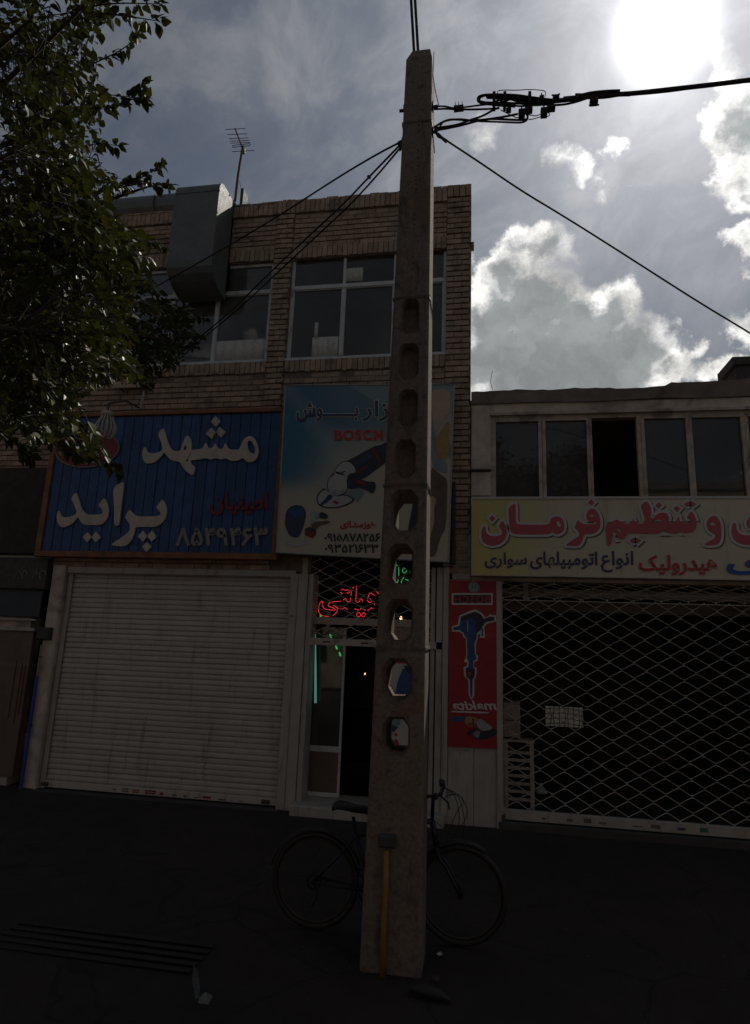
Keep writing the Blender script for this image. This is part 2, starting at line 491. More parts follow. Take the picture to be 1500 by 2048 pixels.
def text_contours(body, spacing=1.0):
    """letter outlines of a string as (outer, holes) in local units; winding tells holes from bodies"""
    cu = bpy.data.curves.new('tmp', 'FONT')
    cu.body = body; cu.size = 1.0; cu.resolution_u = 3; cu.space_character = spacing
    ob = bpy.data.objects.new('tmp', cu); COL.objects.link(ob)
    dg = bpy.context.evaluated_depsgraph_get()
    cv = ob.evaluated_get(dg).to_curve(dg)
    loops = []
    for sp in cv.splines:
        if sp.type == 'BEZIER':
            P = sp.bezier_points; n = len(P); pts = []
            for i in range(n):
                p0, p3 = P[i], P[(i + 1) % n]
                for k in range(4):
                    t = k / 4; u = 1 - t
                    v = p0.co * u ** 3 + p0.handle_right * 3 * u * u * t + p3.handle_left * 3 * u * t * t + p3.co * t ** 3
                    if not pts or (Vector(pts[-1]) - Vector((v.x, v.y))).length > 1e-4: pts.append((v.x, v.y))
        else:
            pts = [(p.co.x, p.co.y) for p in sp.points]
        if len(pts) > 2: loops.append(pts)
    ob.to_curve_clear() if hasattr(ob, 'to_curve_clear') else None
    COL.objects.unlink(ob); bpy.data.objects.remove(ob)
    area = lambda l: sum(l[i][0] * l[(i + 1) % len(l)][1] - l[(i + 1) % len(l)][0] * l[i][1] for i in range(len(l))) / 2
    A = [area(l) for l in loops]
    sg = 1 if max(A, key=abs) > 0 else -1
    outs = [(l, []) for l, a_ in zip(loops, A) if a_ * sg > 0]
    for l, a_ in zip(loops, A):
        if a_ * sg < 0:
            for o_ in outs:
                if inside_poly(l[0], o_[0]): o_[1].append(l); break
            else:
                outs.append((l, []))
    return outs


def inside_poly(p, poly):
    x, y = p; c = False; n = len(poly)
    for i in range(n):
        a, b = poly[i], poly[(i + 1) % n]
        if (a[1] > y) != (b[1] > y) and x < (b[0] - a[0]) * (y - a[1]) / (b[1] - a[1]) + a[0]: c = not c
    return c


def text(name, body, box, Y, depth, mt, parent, bold=0.0, mirror=False, halo=None, slant=0.0, spacing=1.0):
    """lettering fitted to a pixel box (x0,y0,x1,y1) on the plane Y; bold and halo in metres"""
    outs = text_contours(body, spacing)
    xs = [p[0] for o_ in outs for p in o_[0]]; ys = [p[1] for o_ in outs for p in o_[0]]
    X0, X1, Y0, Y1 = min(xs), max(xs), min(ys), max(ys)
    tl, tr, bl, br = at(box[0], box[1], Y), at(box[2], box[1], Y), at(box[0], box[3], Y), at(box[2], box[3], Y)

    def pos(p):
        u = (p[0] - X0) / (X1 - X0); w = (p[1] - Y0) / (Y1 - Y0)
        if mirror: u = 1 - u
        u += slant * (w - .5)
        q = bl.lerp(br, u).lerp(tl.lerp(tr, u), w)
        return q.x, q.z

    def layer(nm, mt_, off, y_):
        mb = MB()
        for k, (o_, hs) in enumerate(outs):
            cu = bpy.data.curves.new(nm, 'CURVE'); cu.dimensions = '2D'; cu.fill_mode = 'BOTH'
            for lp in [o_] + hs:
                s_ = cu.splines.new('POLY'); s_.points.add(len(lp) - 1)
                for i, p in enumerate(lp):
                    q = pos(p); s_.points[i].co = (q[0], q[1], 0, 1)
                s_.use_cyclic_u = True
            cu.extrude = depth / 2; cu.offset = off
            me = curve_mesh(cu, nm, mt_)
            dd = y_ - depth / 2 - (k % 7) * .00025
            mb.add([(v.co.x, dd - v.co.z, v.co.y) for v in me.vertices], [tuple(f.vertices) for f in me.polygons])
            bpy.data.meshes.remove(me)
        return mb.build(nm, mt_, parent)
    if halo: layer('outline', halo[0], bold + halo[1], Y + .0)
    return layer(name, mt, bold, Y - (depth * .6 + .002 if halo else 0))


def pbox(px0, py0, px1, py1, Y0, Y1, mb=None):
    """box whose front face at Y0 covers a pixel rectangle"""
    a, b = at(px0, py0, Y0), at(px1, py1, Y0)
    mb = mb or MB()
    return mb.box(min(a.x, b.x), max(a.x, b.x), Y0, Y1, min(a.z, b.z), max(a.z, b.z))


def X(px, py, Y=0.0): return at(px, py, Y).x
def Z(px, py, Y=0.0): return at(px, py, Y).z


def catenary(a, b, sag, n=24):
    a, b = Vector(a), Vector(b)
    return [a.lerp(b, i / n) - Vector((0, 0, sag * 4 * (i / n) * (1 - i / n))) for i in range(n + 1)]

# ------------------------------------------------------------------ ground
def sheet(name, x0, x1, y0, y1, z, mt, nx=1, ny=1, amp=0.0):
    mb = MB()
    vs = []
    for j in range(ny + 1):
        for i in range(nx + 1):
            x = x0 + (x1 - x0) * i / nx; y = y0 + (y1 - y0) * j / ny
            vs.append((x, y, z + amp * noise.noise(Vector((x * .9, y * .9, 3.1)))))
    fs = [(j * (nx + 1) + i, j * (nx + 1) + i + 1, (j + 1) * (nx + 1) + i + 1, (j + 1) * (nx + 1) + i) for j in range(ny) for i in range(nx)]
    mb.add(vs, fs)
    return tag(mb.build(name, mt, smooth=True, fixn=False), kind='structure')


sheet('ground', -400, 400, -400, 400, -.30, M_asphalt)
sheet('road', -120, 120, -13.0, -5.75, -.12, M_asphalt, 60, 8, .01)
sheet('pavement', -60, 60, -4.72, .6, 0.0, M_pave, 240, 24, .012)
sheet('gutter_bed', -60, 60, -5.35, -4.88, -.27, M_asphalt)
gb = tag(MB().box(-60, 60, -5.75, -5.35, -.3, -.02).build('roadside_strip', M_pave), kind='structure')
kb = empty('kerb', (0, -4.80, 0), None, None)
kb['kind'] = 'structure'
kme = MB().bbox(-.235, .235, -.075, .075, -.3, .035, .012).mesh('kerb_stone', M_kerb)
for i in range(16):
    o = link('kerb_stone', kme, kb, world=False)
    o.location = (-4.0 + i * .48, 0, rnd.uniform(-.008, .008)); o.rotation_euler = (rnd.uniform(-.01, .01), 0, rnd.uniform(-.015, .015))

# ------------------------------------------------------------------ brick building (left)
XR = X(942.5, 600)                 # right edge of the brick building
ZT = 8.62
XL = -9.4
w2 = (X(575, 650), X(892, 620), Z(572, 720), Z(585, 503))       # x0,x1,z0,z1
w1 = (-6.95, X(541, 620), Z(530, 722), Z(545, 522))
bb = empty('brick_building', ((XL + XR) / 2, 0, 0), 'two-storey brown brick building with a galvanised duct on its front and an uneven parapet', 'building')
core = MB()
ZF = 2.93                           # head of the ground-floor openings
y0c, y1c = .016, .32
SH = (X(148, 1132, .1) - .0, X(562, 1400, .1))    # shutter opening
DR = (X(606, 1450), X(884, 1400))                 # door bay
ZD = 3.15
for (a, b, c, d) in ((XL, XR - .02, w1[3], ZT - .03), (XL, XR - .02, ZD, w1[2]), (XL, DR[0] - .02, ZF, ZD), (DR[1] + .02, XR - .02, ZF, ZD), (XL, w1[0], w1[2], w1[3]), (w1[1], w2[0], w1[2], w1[3]), (w2[1], XR - .02, w1[2], w1[3])):
    core.box(a, b if b < XR - .03 else XR - .006, y0c, y1c, c, d)
core.box(XR - .45, XR - .21, y1c, 9.0, 0, ZT - .03)      # side wall
core.box(XL, XL + .25, y1c, 9.0, 0, ZT - .03)
core.box(XL + .25, XR - .45, 8.7, 9.0, 0, ZT - .03)
core.build('wall', M_mortar, bb)
core_fill = MB().box(XR - .03, XR + .02, .06, .3, 0, Z(944, 784) - .1).build('joint_filler', M_mortar, bb)
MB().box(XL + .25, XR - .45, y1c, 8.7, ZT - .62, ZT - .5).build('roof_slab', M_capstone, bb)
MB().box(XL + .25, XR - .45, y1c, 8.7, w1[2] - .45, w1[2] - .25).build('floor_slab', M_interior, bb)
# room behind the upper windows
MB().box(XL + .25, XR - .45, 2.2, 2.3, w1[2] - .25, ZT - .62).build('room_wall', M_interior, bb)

BR = []      # (x0,x1,y0,z0,z1)


def rows(x0, x1, z0, z1, yf=0.0, pitch=.085, L=.205, jitter=1.0, off=0):
    n = max(1, round((z1 - z0) / pitch)); p = (z1 - z0) / n
    for k in range(n):
        zb = z0 + k * p
        x = x0 - (0 if (k + off) % 2 == 0 else L / 2)
        while x < x1 - .01:
            a, b = max(x, x0), min(x + L, x1)
            if b - a > .03:
                BR.append((a + .002, b - .005, yf + rnd.uniform(-.004, .004) * jitter, zb + .001, zb + p - .017 + rnd.uniform(-.002, .001)))
            x += L


def soldiers(x0, x1, z0, z1, yf=-.012):
    n = round((x1 - x0) / .078); p = (x1 - x0) / n
    for k in range(n):
        BR.append((x0 + k * p + .002, x0 + (k + 1) * p - .006, yf + rnd.uniform(-.003, .003), z0 + .004 + rnd.uniform(-.003, .003), z1 - .004 + rnd.uniform(-.005, .003)))


pierA = (w1[1], w2[0])
pierB = (w2[1], XR)
HS = .20
zs_top = ZT - .22
bays = ((XL, pierA[0]), (pierA[1], pierB[0]))
for (a, b) in bays:
    rows(a, b, w1[3] + HS, zs_top - .085)
    rows(a, b, zs_top - .085, zs_top, yf=.012)
    soldiers(a, b, zs_top, ZT + (-.02 if a < -5 else 0), yf=-.02)
    soldiers(a, b, w1[3] + .012, w1[3] + HS)
    soldiers(a, b, w1[2] - .19, w1[2] - .012)
    rows(a, b, w1[2] - .19 - .085, w1[2] - .19, yf=.014)
    rows(a, b, ZF + .02 if a < -5 else ZD + .01, w1[2] - .19 - .085)
rows(XL, w1[0], w1[2], w1[3])
for (a, b) in (pierA, pierB):
    rows(a, b, w1[2] - .19, ZT - .17 if b > -1 else zs_top, yf=-.022, L=(b - a) * .62)
    rows(a, b, ZF + .02, w1[2] - .19, yf=-.022, L=(b - a) * .62)
    if b < -1: soldiers(a, b, zs_top, ZT + .02, yf=-.03)
soldiers(pierB[0], pierB[1], ZT - .17, ZT + .03, yf=-.03)
# loose uneven course on top of the parapet
x = XL
while x < XR - .1:
    l = rnd.uniform(.09, .22)
    BR.append((x, x + l - .004, -.01 + rnd.uniform(-.005, .01), ZT - .01, ZT + (.028 if x > -1.1 else .012) + rnd.uniform(0, .014)))
    x += l


def vis(b):
    p = proj(((b[0] + b[1]) / 2, 0, (b[3] + b[4]) / 2))
    hid = (p[0] < 330 and p[1] > 380) or not (0 < p[0] < 950) or 795 < p[0] < 860 or (345 < p[0] < 440 and p[1] < 600) or (570 < p[0] < 905 and p[1] > 770) or (p[0] < 565 and p[1] > 820)
    sz = (b[1] - b[0]) * (b[4] - b[3]) * 6 + p[1] / 5000
    return (0 if hid else 1) * (1 + sz)


BR.sort(key=vis, reverse=True)
unit = MB().bbox(-.5, .5, 0, 1, -.5, .5, .03).mesh('brick', M_brick)
bvars = []
for k in range(4):
    mb = MB().bbox(-.5, .5, 0, 1, -.5, .5, .03)
    mb.v = [(p[0] + rnd.uniform(-.018, .018), p[1], p[2] + rnd.uniform(-.05, .05)) for p in mb.v]
    bvars.append(mb.mesh('brick', M_brick))
for i, (a, b, yf, c, d) in enumerate(BR[:300]):
    o = link('brick', bvars[i % 4], bb, world=True)
    o.location = ((a + b) / 2, yf, (c + d) / 2)
    o.scale = (b - a, .1, d - c)
    o.rotation_euler = (0, rnd.uniform(-.008, .008), 0)
rest = MB()
for (a, b, yf, c, d) in BR[300:]:
    rest.bbox(a, b, yf, yf + .1, c, d, .004)
# brick ends on the side face of the right corner
z = 2.9
while z < ZT - .05:
    yy = 0.02 if int(z / .085) % 2 else .12
    while yy < 8.8:
        (rest.box(XR - .23, XR - .205, yy, min(8.9, yy + .195), z, z + .068) if yy > .34 else None); yy += .205
    z += .085
rest.build('brickwork', M_brick, bb)['kind'] = 'stuff'
# a brick end that sticks out of the right edge
MB().box(XR - .05, XR + .035, .02, .12, Z(942, 492), Z(942, 482)).build('projecting_brick', M_brick, bb)


def window(x0, x1, z0, z1, mullions, tr, Y=.05, name='window', fr=.045, mt=M_alu, parent=None, glass=M_glass, top_mull=None):
    """metal window: frame > mullion, transom, pane"""
    f = MB()
    f.box(x0, x0 + fr, Y, Y + .06, z0, z1).box(x1 - fr, x1, Y, Y + .06, z0, z1)
    f.box(x0 + fr, x1 - fr, Y, Y + .06, z0, z0 + fr).box(x0 + fr, x1 - fr, Y, Y + .06, z1 - fr, z1)
    fo = f.build(name, mt, parent)
    if tr: MB().box(x0 + fr, x1 - fr, Y - .012, Y + .05, tr - .03, tr + .03).build('transom', mt, fo)
    xs = [x0 + fr] + list(mullions) + [x1 - fr]
    for mm_ in mullions:
        if tr:
            MB().box(mm_ - .02, mm_ + .02, Y - .006, Y + .05, tr + .03, z1 - fr).box(mm_ - .02, mm_ + .02, Y - .006, Y + .05, z0 + fr, tr - .03).build('mullion', mt, fo)
        else:
            MB().box(mm_ - .05, mm_ + .05, Y - .012, Y + .05, z0 + fr, z1 - fr).build('mullion', mt, fo)
    w = .05 if not tr else .02
    for i in range(len(xs) - 1):
        a = xs[i] + (w if i else 0); b = xs[i + 1] - (w if i < len(xs) - 2 else 0)
        for (c, d) in (((z0 + fr, tr - .03), (tr + .03, z1 - fr)) if tr else ((z0 + fr, z1 - fr),)):
            if glass is None: continue
            # thin inner sash, then glass
            s = .014
            mb = MB().box(a, b, Y + .022, Y + .026, c, d)
            mb.build('pane', glass, fo)
            if tr and c < tr:
                sm = MB().box(a, a + s, Y + .005, Y + .022, c, d).box(b - s, b, Y + .005, Y + .022, c, d).box(a + s, b - s, Y + .005, Y + .022, c, c + s).box(a + s, b - s, Y + .005, Y + .022, d - s, d)
                sm.build('sash', mt, fo)
    return fo


tr2 = Z(680, 568); 
window(w2[0], w2[1], w2[2], w2[3], [X(684, 620), X(787, 620)], tr2, parent=bb)
tr1 = Z(470, 583)
wd = X(545, 640) - X(433, 640)
m1 = X(428, 650)
window(w1[0], w1[1], w1[2], w1[3], [m1 - 3 * .72 - .05, m1 - 2 * .72, m1 - .72, m1], tr1, parent=bb)
# window sill flashings
for (a, b) in ((w1[0], w1[1]), (w2[0], w2[1])):
    MB().box(a - .01, b + .01, -.01, .05, w1[2] - .012, w1[2] + .022).build('sill', M_alu, bb)


def paper(px0, py0, px1, py1, label, skew=0.0):
    YS_ = .066
    a = at(px0, py0, YS_); b = at(px1, py1, YS_)
    mb = MB()
    n = 5
    for i in range(n):
        xa = a.x + (b.x - a.x) * i / n; xb = a.x + (b.x - a.x) * (i + 1) / n
        za = a.z + skew * i / n; zb = a.z + skew * (i + 1) / n
        y1 = YS_ + .002 * math.sin(i * 1.7); y2 = YS_ + .002 * math.sin((i + 1) * 1.7)
        mb.add([(xa, y1, b.z), (xb, y2, b.z), (xb, y2, zb), (xa, y1, za)], [(0, 1, 2, 3)])
    o = mb.build('paper_sheet', M_paper, smooth=True, fixn=False)
    sm = o.modifiers.new('thickness', 'SOLIDIFY'); sm.thickness = .002
    return tag(o, label, 'paper')


paper(428, 683, 528, 720, 'wide white paper covering the foot of the upper window left of the brick pier')
paper(625, 675, 675, 714, 'square white paper in the lower pane of the upper window beside the pole')
paper(630, 645, 635, 677, 'narrow white paper strip standing above the square paper in the upper window')
paper(690, 537, 725, 561, 'small white paper in the top pane of the upper window beside the pole')

# ------------------------------------------------------------------ galvanised duct over the parapet
YD = -.55
dl, dr_ = X(352, 360, YD), X(437, 360, YD)
db0, db1 = X(333, 560, YD), X(425, 560, YD)
dz1 = Z(400, 361, YD); dz0 = Z(390, 522, YD)
dx0 = (dl + db0) / 2; dx1 = (dr_ + db1) / 2
ad = empty('air_duct', ((dx0 + dx1) / 2, -.3, dz0), 'large grey-green galvanised air duct climbing the brick front and bending over the parapet', 'air duct')
du = MB()
prof = []
H_ = .56
for k in range(7):     # top bend back over the roof
    a = math.pi / 2 * k / 6
    prof.append((YD + .16 - .16 * math.cos(a), dz1 - .16 + .16 * math.sin(a)))
top = [(1.6, dz1)]
outer = [(-.02, dz0 - .33)] + [(-.02 - (.02 + YD * -1 - .02) * math.sin(a_), dz0 - .33 + .33 * (1 - math.cos(a_))) for a_ in [math.pi / 2 * k / 6 for k in range(1, 7)]]
outer = outer + prof + top
inner = [(1.6, dz1 - .40), (.02 - .05, ZT + .10)]
inner = [(1.6, ZT + .08), (-.045, ZT + .08), (-.045, dz0 - .2), (-.02, dz0 - .2)]
poly = outer + inner
n = len(poly)
tri = tessellate_polygon([[Vector((p[0], p[1], 0)) for p in poly]])
vs = [(dx0, p[0], p[1]) for p in poly] + [(dx1, p[0], p[1]) for p in poly]
fs = [t for t in tri] + [tuple(i + n for i in t[::-1]) for t in tri] + [(i, (i + 1) % n, (i + 1) % n + n, i + n) for i in range(n)]
MB().add(vs, fs).build('duct_body', M_duct, ad)
for zz in (dz1 - .20, (dz1 + dz0) / 2 + .1, dz0 - .02):
    MB().box(dx0 - .006, dx1 + .006, YD - .008, YD + .02, zz, zz + .018).build('seam', M_duct, ad)
for yy in (-.2, .25):
    MB().box(dx1 + .001, dx1 + .012, yy, yy + .02, ZT + .06, dz1 + .004).build('side_seam', M_duct, ad)
MB().box(dx1 + .02, dx1 + .07, .12, .3, ZT, ZT + .42).build('duct_stay', M_iron, ad)
# round duct lying behind the parapet
rd = empty('roof_duct', (-6.2, .5, ZT), 'long rounded grey sheet-metal duct lying behind the parapet among the leaves', 'air duct')
a0 = X(150, 420, .5); a1 = dx0 - .12
cz = Z(290, 399, .5) - .22
mb = MB()
ring = lambda x_, r_: [(x_, .5 + r_ * math.cos(t_), cz + r_ * math.sin(t_)) for t_ in [2 * math.pi * k / 14 for k in range(14)]]
seq = [(a0, .22), (a1 - .12, .22), (a1 - .05, .19), (a1 - .02, .12)]
vs = []
for (x_, r_) in seq: vs += ring(x_, r_)
fs = [(i * 14 + j, i * 14 + (j + 1) % 14, (i + 1) * 14 + (j + 1) % 14, (i + 1) * 14 + j) for i in range(len(seq) - 1) for j in range(14)]
fs += [tuple(range(14)), tuple(range((len(seq) - 1) * 14, len(seq) * 14))]
mb.add(vs, fs).build('duct_pipe', M_duct, rd, smooth=False)
for x_ in (a1 - .75, a1 - 1.6):
    MB().tube(ring(x_, .235), .012, 5, closed=True).build('duct_strap', M_iron, rd)

# ------------------------------------------------------------------ television aerial
YA = .45
an = empty('television_aerial', at(470, 400, YA), 'rusty television aerial leaning on its mast above the parapet', 'antenna')
MB().tube([at(470, 402, YA), at(476, 350, YA), at(484, 300, YA), at(486, 292, YA)], [.022, .02, .018, .018], 8).build('mast', M_rust, an)
MB().tube([at(487, 398, YA + .1), at(479, 362, YA)], .004, 4).build('guy_wire', M_cable, an)
bt, bo = at(470, 257, YA - .35), at(487, 303, YA + .15)
MB().tube([bt, bo], .011, 6).build('boom', M_rust, an)
for (py, xl, xr) in ((258, 451, 491), (268, 454, 494), (276, 456, 495), (281, 458, 497), (285, 459, 499), (302, 462, 506)):
    t_ = (py - 257) / 46
    yy = YA - .35 + .5 * t_
    c = bt.lerp(bo, t_)
    L_ = (X(xr, py, yy) - X(xl, py, yy)) / 2
    MB().tube([(c.x - L_, c.y, c.z + .012), (c.x, c.y, c.z), (c.x + L_, c.y, c.z - .012)], .0055, 5).build('element', M_rust, an)
c = bt.lerp(bo, .73); L_ = .15
MB().tube([(c.x - L_, c.y, c.z + .02), (c.x + L_, c.y, c.z + .02), (c.x + L_ + .012, c.y, c.z), (c.x + L_, c.y, c.z - .02), (c.x - L_, c.y, c.z - .02), (c.x - L_ - .012, c.y, c.z)], .006, 5, closed=True).build('folded_dipole', M_rust, an)
MB().box(bo.x - .03, bo.x + .03, bo.y - .03, bo.y + .02, bo.z - .04, bo.z + .05).build('clamp', M_iron, an)

# ------------------------------------------------------------------ plaster building (right)
PX0, PX1 = XR + .005, 7.5
pb_ = empty('plaster_building', ((PX0 + PX1) / 2, 0, 0), 'low plastered building on the right with a crumbling parapet and a row of six panes', 'building')
PW = (X(982, 900), X(1500, 900) + 2.6, Z(1100, 998), Z(1200, 826))
PT = Z(944, 784)
GA = (X(1004, 1400), 3.75)         # roller grille opening
GZ = Z(1100, 1163)
mb = MB()
py0, py1 = .03, .3
mb.box(PX0, PW[0], py0, py1, GZ, PW[3]).box(PW[1], PX1, py0, py1, 0, PW[3]).box(PX0, PX1, py0, py1, PW[3], PT - .17)
mb.box(PW[0], PW[1], py0, py1, GZ, PW[2]).box(GA[1], PW[1], py0, py1, 0, GZ)
mb.build('wall', M_plaster, pb_)
# plaster band (window head) and crumbling parapet with an uneven top
mb = MB(); n = 90
prev = None
vs = []
for i in range(n + 1):
    x = PX0 + (PX1 - PX0) * i / n
    step = .05 * (x > X(1340, 770)) + .04 * noise.noise(Vector((x * 1.3, 0, 5))) + .018 * noise.noise(Vector((x * 7, 0, 2)))
    zt = PT + step
    zb = PT - .17 + .035 * noise.noise(Vector((x * 1.1, 3, 1)))
    vs += [(x, .0, zb), (x, -.005 + .012 * noise.noise(Vector((x * 5, 1, 1))), zt), (x, .35, zt), (x, .35, zb)]
fs = []
for i in range(n):
    for k in range(4):
        fs.append((i * 4 + k, i * 4 + (k + 1) % 4, (i + 1) * 4 + (k + 1) % 4, (i + 1) * 4 + k))
fs += [(0, 1, 2, 3), (n * 4 + 3, n * 4 + 2, n * 4 + 1, n * 4)]
mb.add(vs, fs).build('parapet', M_capstone, pb_)
MB().box(PX0 + .005, PX1, .36, 9, PT - .32, PT - .2).build('roof_slab', M_capstone, pb_)
MB().box(PX1 - .3, PX1, .3, 9, 0, PT - .1).box(PX0, PX1 - .3, 8.7, 8.95, 0, PT - .33).build('back_wall', M_interior2, pb_)
MB().box(PX0, PX1, .3, 8.7, GZ + .45, GZ + .6).build('floor_slab', M_interior, pb_)
MB().box(PX0 + .3, PX1 - .3, 3.0, 3.1, GZ + .6, PT - .32).build('room_wall', M_interior, pb_)
# plaster pilaster at the joint with the brick building
pz = Z(960, 939)
MB().bbox(PX0, PW[0] - .01, .0, .04, pz, PT - .2, .012).build('pilaster', M_plaster, pb_)
MB().bbox(PX0, PW[0] - .01, -.002, .04, Z(960, 992), pz - .03, .012).build('pilaster', M_plaster, pb_)
MB().box(XR - .33, PW[0] - .0, -.03, .03, pz - .022, pz - .004).build('cable_conduit', M_iron, pb_)
# lintel ledge
MB().box(PW[0], PW[1], -.015, .03, PW[3] - .0, PW[3] + .035).build('lintel', M_cream, pb_)
ps = [(992, 1078), (1093, 1176), (1187, 1278), (1294, 1378), (1391, 1490), (1506, 1600)]
f = MB()
f.box(PW[0], X(992, 910), .04, .12, PW[2], PW[3]).box(X(992, 910), PW[1] - .05, .04, .12, PW[3] - .05, PW[3]).box(PW[1] - .05, PW[1], .04, .12, PW[2], PW[3])
fo = f.build('window', M_cream, pb_)
for i, (a, b) in enumerate(ps):
    xa, xb = X(a, 910), X(b, 910)
    if i < len(ps) - 1:
        xn = X(ps[i + 1][0], 910)
        mb = MB()
        mb.box(xb, xb + (xn - xb) * .45, .035, .11, PW[2], PW[3] - .05).box(xb + (xn - xb) * .53, xn, .05, .11, PW[2], PW[3] - .05)
        mb.build('mullion', M_cream, fo)
    if i != 2:
        MB().box(xa, xb, .075, .08, PW[2], PW[3] - .05).build('pane', M_glass2, fo)
        MB().box(xa, xb, .04, .07, PW[3] - .075, PW[3] - .05).build('sash_rail', M_cream, fo)
# chimney stub on the roof edge, right
cx0 = X(1474, 740)
ch_ = empty('chimney', (cx0 + .25, .2, PT), 'dark squat chimney stub at the right end of the low roof', 'chimney')
MB().bbox(cx0, cx0 + .5, .02, .5, PT - .1, Z(1478, 716), .01).build('stack', M_iron, ch_)
MB().bbox(cx0 - .04, cx0 + .18, -.01, .53, Z(1478, 730), Z(1478, 713), .01).build('cap', M_iron, ch_)
MB().tube([at(985, 779, .1), at(981, 764, .1), at(983, 750, .1), at(985, 742, .1)], .0035, 4).build('twig', M_bark)
tag(bpy.data.objects['twig'], 'thin bent wire sticking up from the low roof beside the brick wall', 'wire')

# ------------------------------------------------------------------ ground floor: lintel zone, pillars, interiors
gf = MB()
gf.box(XL, SH[0] - .52, .05, .3, 0, ZF + .02)
gl = gf.build('lower_wall', M_plaster, bb)
MB().box(SH[0] - .02, SH[1] + .12, .0, .3, ZF - .06, ZF + .02).build('shutter_lintel', M_white, bb)
MB().box(SH[1] + .14, XR, .05, .3, ZD - .02, ZD + .02).build('door_lintel', M_interior, bb)
# pilaster left of the shutter (rough plaster)
MB().bbox(X(62, 1450), SH[0] - .04, -.03, .25, 0, Z(110, 1130), .02).build('rough_pilaster', M_plaster, bb)
# white pilasters between shutter and door
pl0, pl1 = SH[1], DR[0]
for (a, b, yf) in ((pl0 + .055, pl0 + .17, -.02), (pl0 + .175, pl0 + .30, -.035), (pl0 + .305, pl1 + .03, -.01)):
    MB().bbox(a, min(b, 99), yf, .28, 0, ZF - .02, .006).build('white_pilaster', M_white, bb)
# right white door-bay frame members
for (p0, p1, yf) in ((858, 868, .02), (870, 884, .0), (884, 897, -.03)):
    MB().bbox(X(p0, 1400), X(p1, 1400) - .004, yf, .28, 0, Z(880, 1135), .005).build('white_jamb', M_white, bb)
# stone pillar between the two shops
SP = (X(897, 1400), X(1000, 1400))
zt_ = Z(925, 1066)
MB().bbox(SP[0], (SP[0] + SP[1]) / 2 - .003, -.02, .3, 0, Z(930, 1160), .004).build('stone_panel', M_stone, bb)
MB().bbox((SP[0] + SP[1]) / 2 + .001, SP[1] - .004, -.02, .3, 0, Z(930, 1160), .004).build('stone_panel', M_stone, bb)
MB().bbox(X(912, 1100), X(942, 1100), -.01, .3, Z(925, 1134), zt_, .006).build('stone_panel', M_stone, bb)
MB().bbox(X(905, 1100), X(942, 1100), -.014, .3, Z(925, 1160) + .004, Z(925, 1134) - .006, .006).build('stone_panel', M_stone, bb)
MB().box(X(905, 1050), X(911, 1050), -.12, .0, Z(905, 1130), Z(905, 968)).build('green_post', mat('dark_green', (.02, .035, .03), .6), bb)
MB().bbox(X(911, 1020), X(942, 1020), .0, .1, Z(925, 1064), Z(925, 1012), .006).build('cement_patch', M_capstone, bb)
MB().bbox(X(993.5, 1400), X(1004, 1400), -.05, .3, 0, Z(998, 1163), .004).build('white_jamb', M_white, bb)
# shop room behind the door
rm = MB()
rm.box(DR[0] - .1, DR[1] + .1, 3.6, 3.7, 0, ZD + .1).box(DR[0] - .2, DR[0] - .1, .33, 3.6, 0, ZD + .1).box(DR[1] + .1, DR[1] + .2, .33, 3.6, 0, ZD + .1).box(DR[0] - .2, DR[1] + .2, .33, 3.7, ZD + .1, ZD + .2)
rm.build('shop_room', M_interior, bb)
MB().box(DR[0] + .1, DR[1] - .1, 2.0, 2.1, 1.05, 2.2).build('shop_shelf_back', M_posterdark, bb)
# garage room behind the roller grille
gr = MB()
gr.box(GA[0] - .1, GA[1] + .1, 5.5, 5.6, 0, GZ + .2).box(GA[0] - .25, GA[0] - .02, .3, 5.5, 0, GZ + .2).box(GA[1], GA[1] + .1, .3, 5.5, 0, GZ + .2).box(GA[0] - .1, GA[1] + .1, .3, 5.6, GZ + .2, GZ + .3)
gr.build('garage_room', M_interior2, pb_)
MB().box(GA[0] - .1, GA[1] + .1, .35, 5.5, -.02, .02).build('garage_floor', M_interior, pb_)
MB().box(SH[0] - .3, SH[1] + .3, .45, .5, 0, ZF).build('shutter_backing', M_interior, bb)
# thresholds
tag(MB().bbox(SH[0] - .12, SH[1] + .1, -.10, .3, -.05, Z(300, 1600, -.1) - .01, .01).build('shop_step', M_kerb), 'low concrete step under the white slatted shutter', 'step')
tag(MB().bbox(DR[0] - .05, DR[1] + .05, -.22, .5, -.05, .115, .012).build('door_step', M_stone), 'pale stone threshold step in front of the open shop door', 'step')
tag(MB().bbox(GA[0] - .05, GA[1] + .3, -.06, .4, -.05, .085, .012).build('garage_step', M_kerb), 'long concrete sill under the diamond roller grille', 'step')

# ------------------------------------------------------------------ slatted shutter
YS = .10
sx0, sx1 = X(152, 1132, YS), X(568, 1400, YS)
sz0, sz1 = Z(300, 1590, YS), Z(350, 1130, YS)
st = empty('roller_shutter', ((sx0 + sx1) / 2, YS, sz0), 'closed white slatted roller shutter below the blue sign', 'roller shutter')
ns = 42
p = (sz1 - sz0 - .09) / ns
sprof = [(.0, 0), (-.006, .003), (-.011, .009), (-.013, p * .45), (-.010, p * .78), (-.003, p - .007), (.003, p - .005), (.003, p)]
smb = MB(); L = sx1 - sx0
vs = [(-L / 2, a, b) for (a, b) in sprof] + [(L / 2, a, b) for (a, b) in sprof]
k = len(sprof)
smb.add(vs, [(i, i + 1, k + i + 1, k + i) for i in range(k - 1)])
sme = smb.mesh('slat', M_slat)
for i in range(ns):
    o = link('slat', sme, st, world=True)
    o.location = ((sx0 + sx1) / 2, YS + rnd.uniform(-.003, .003), sz0 + .09 + i * p)
    o.rotation_euler = (rnd.uniform(-.03, .03), rnd.uniform(-.0006, .0006), rnd.uniform(-.0012, .0012))
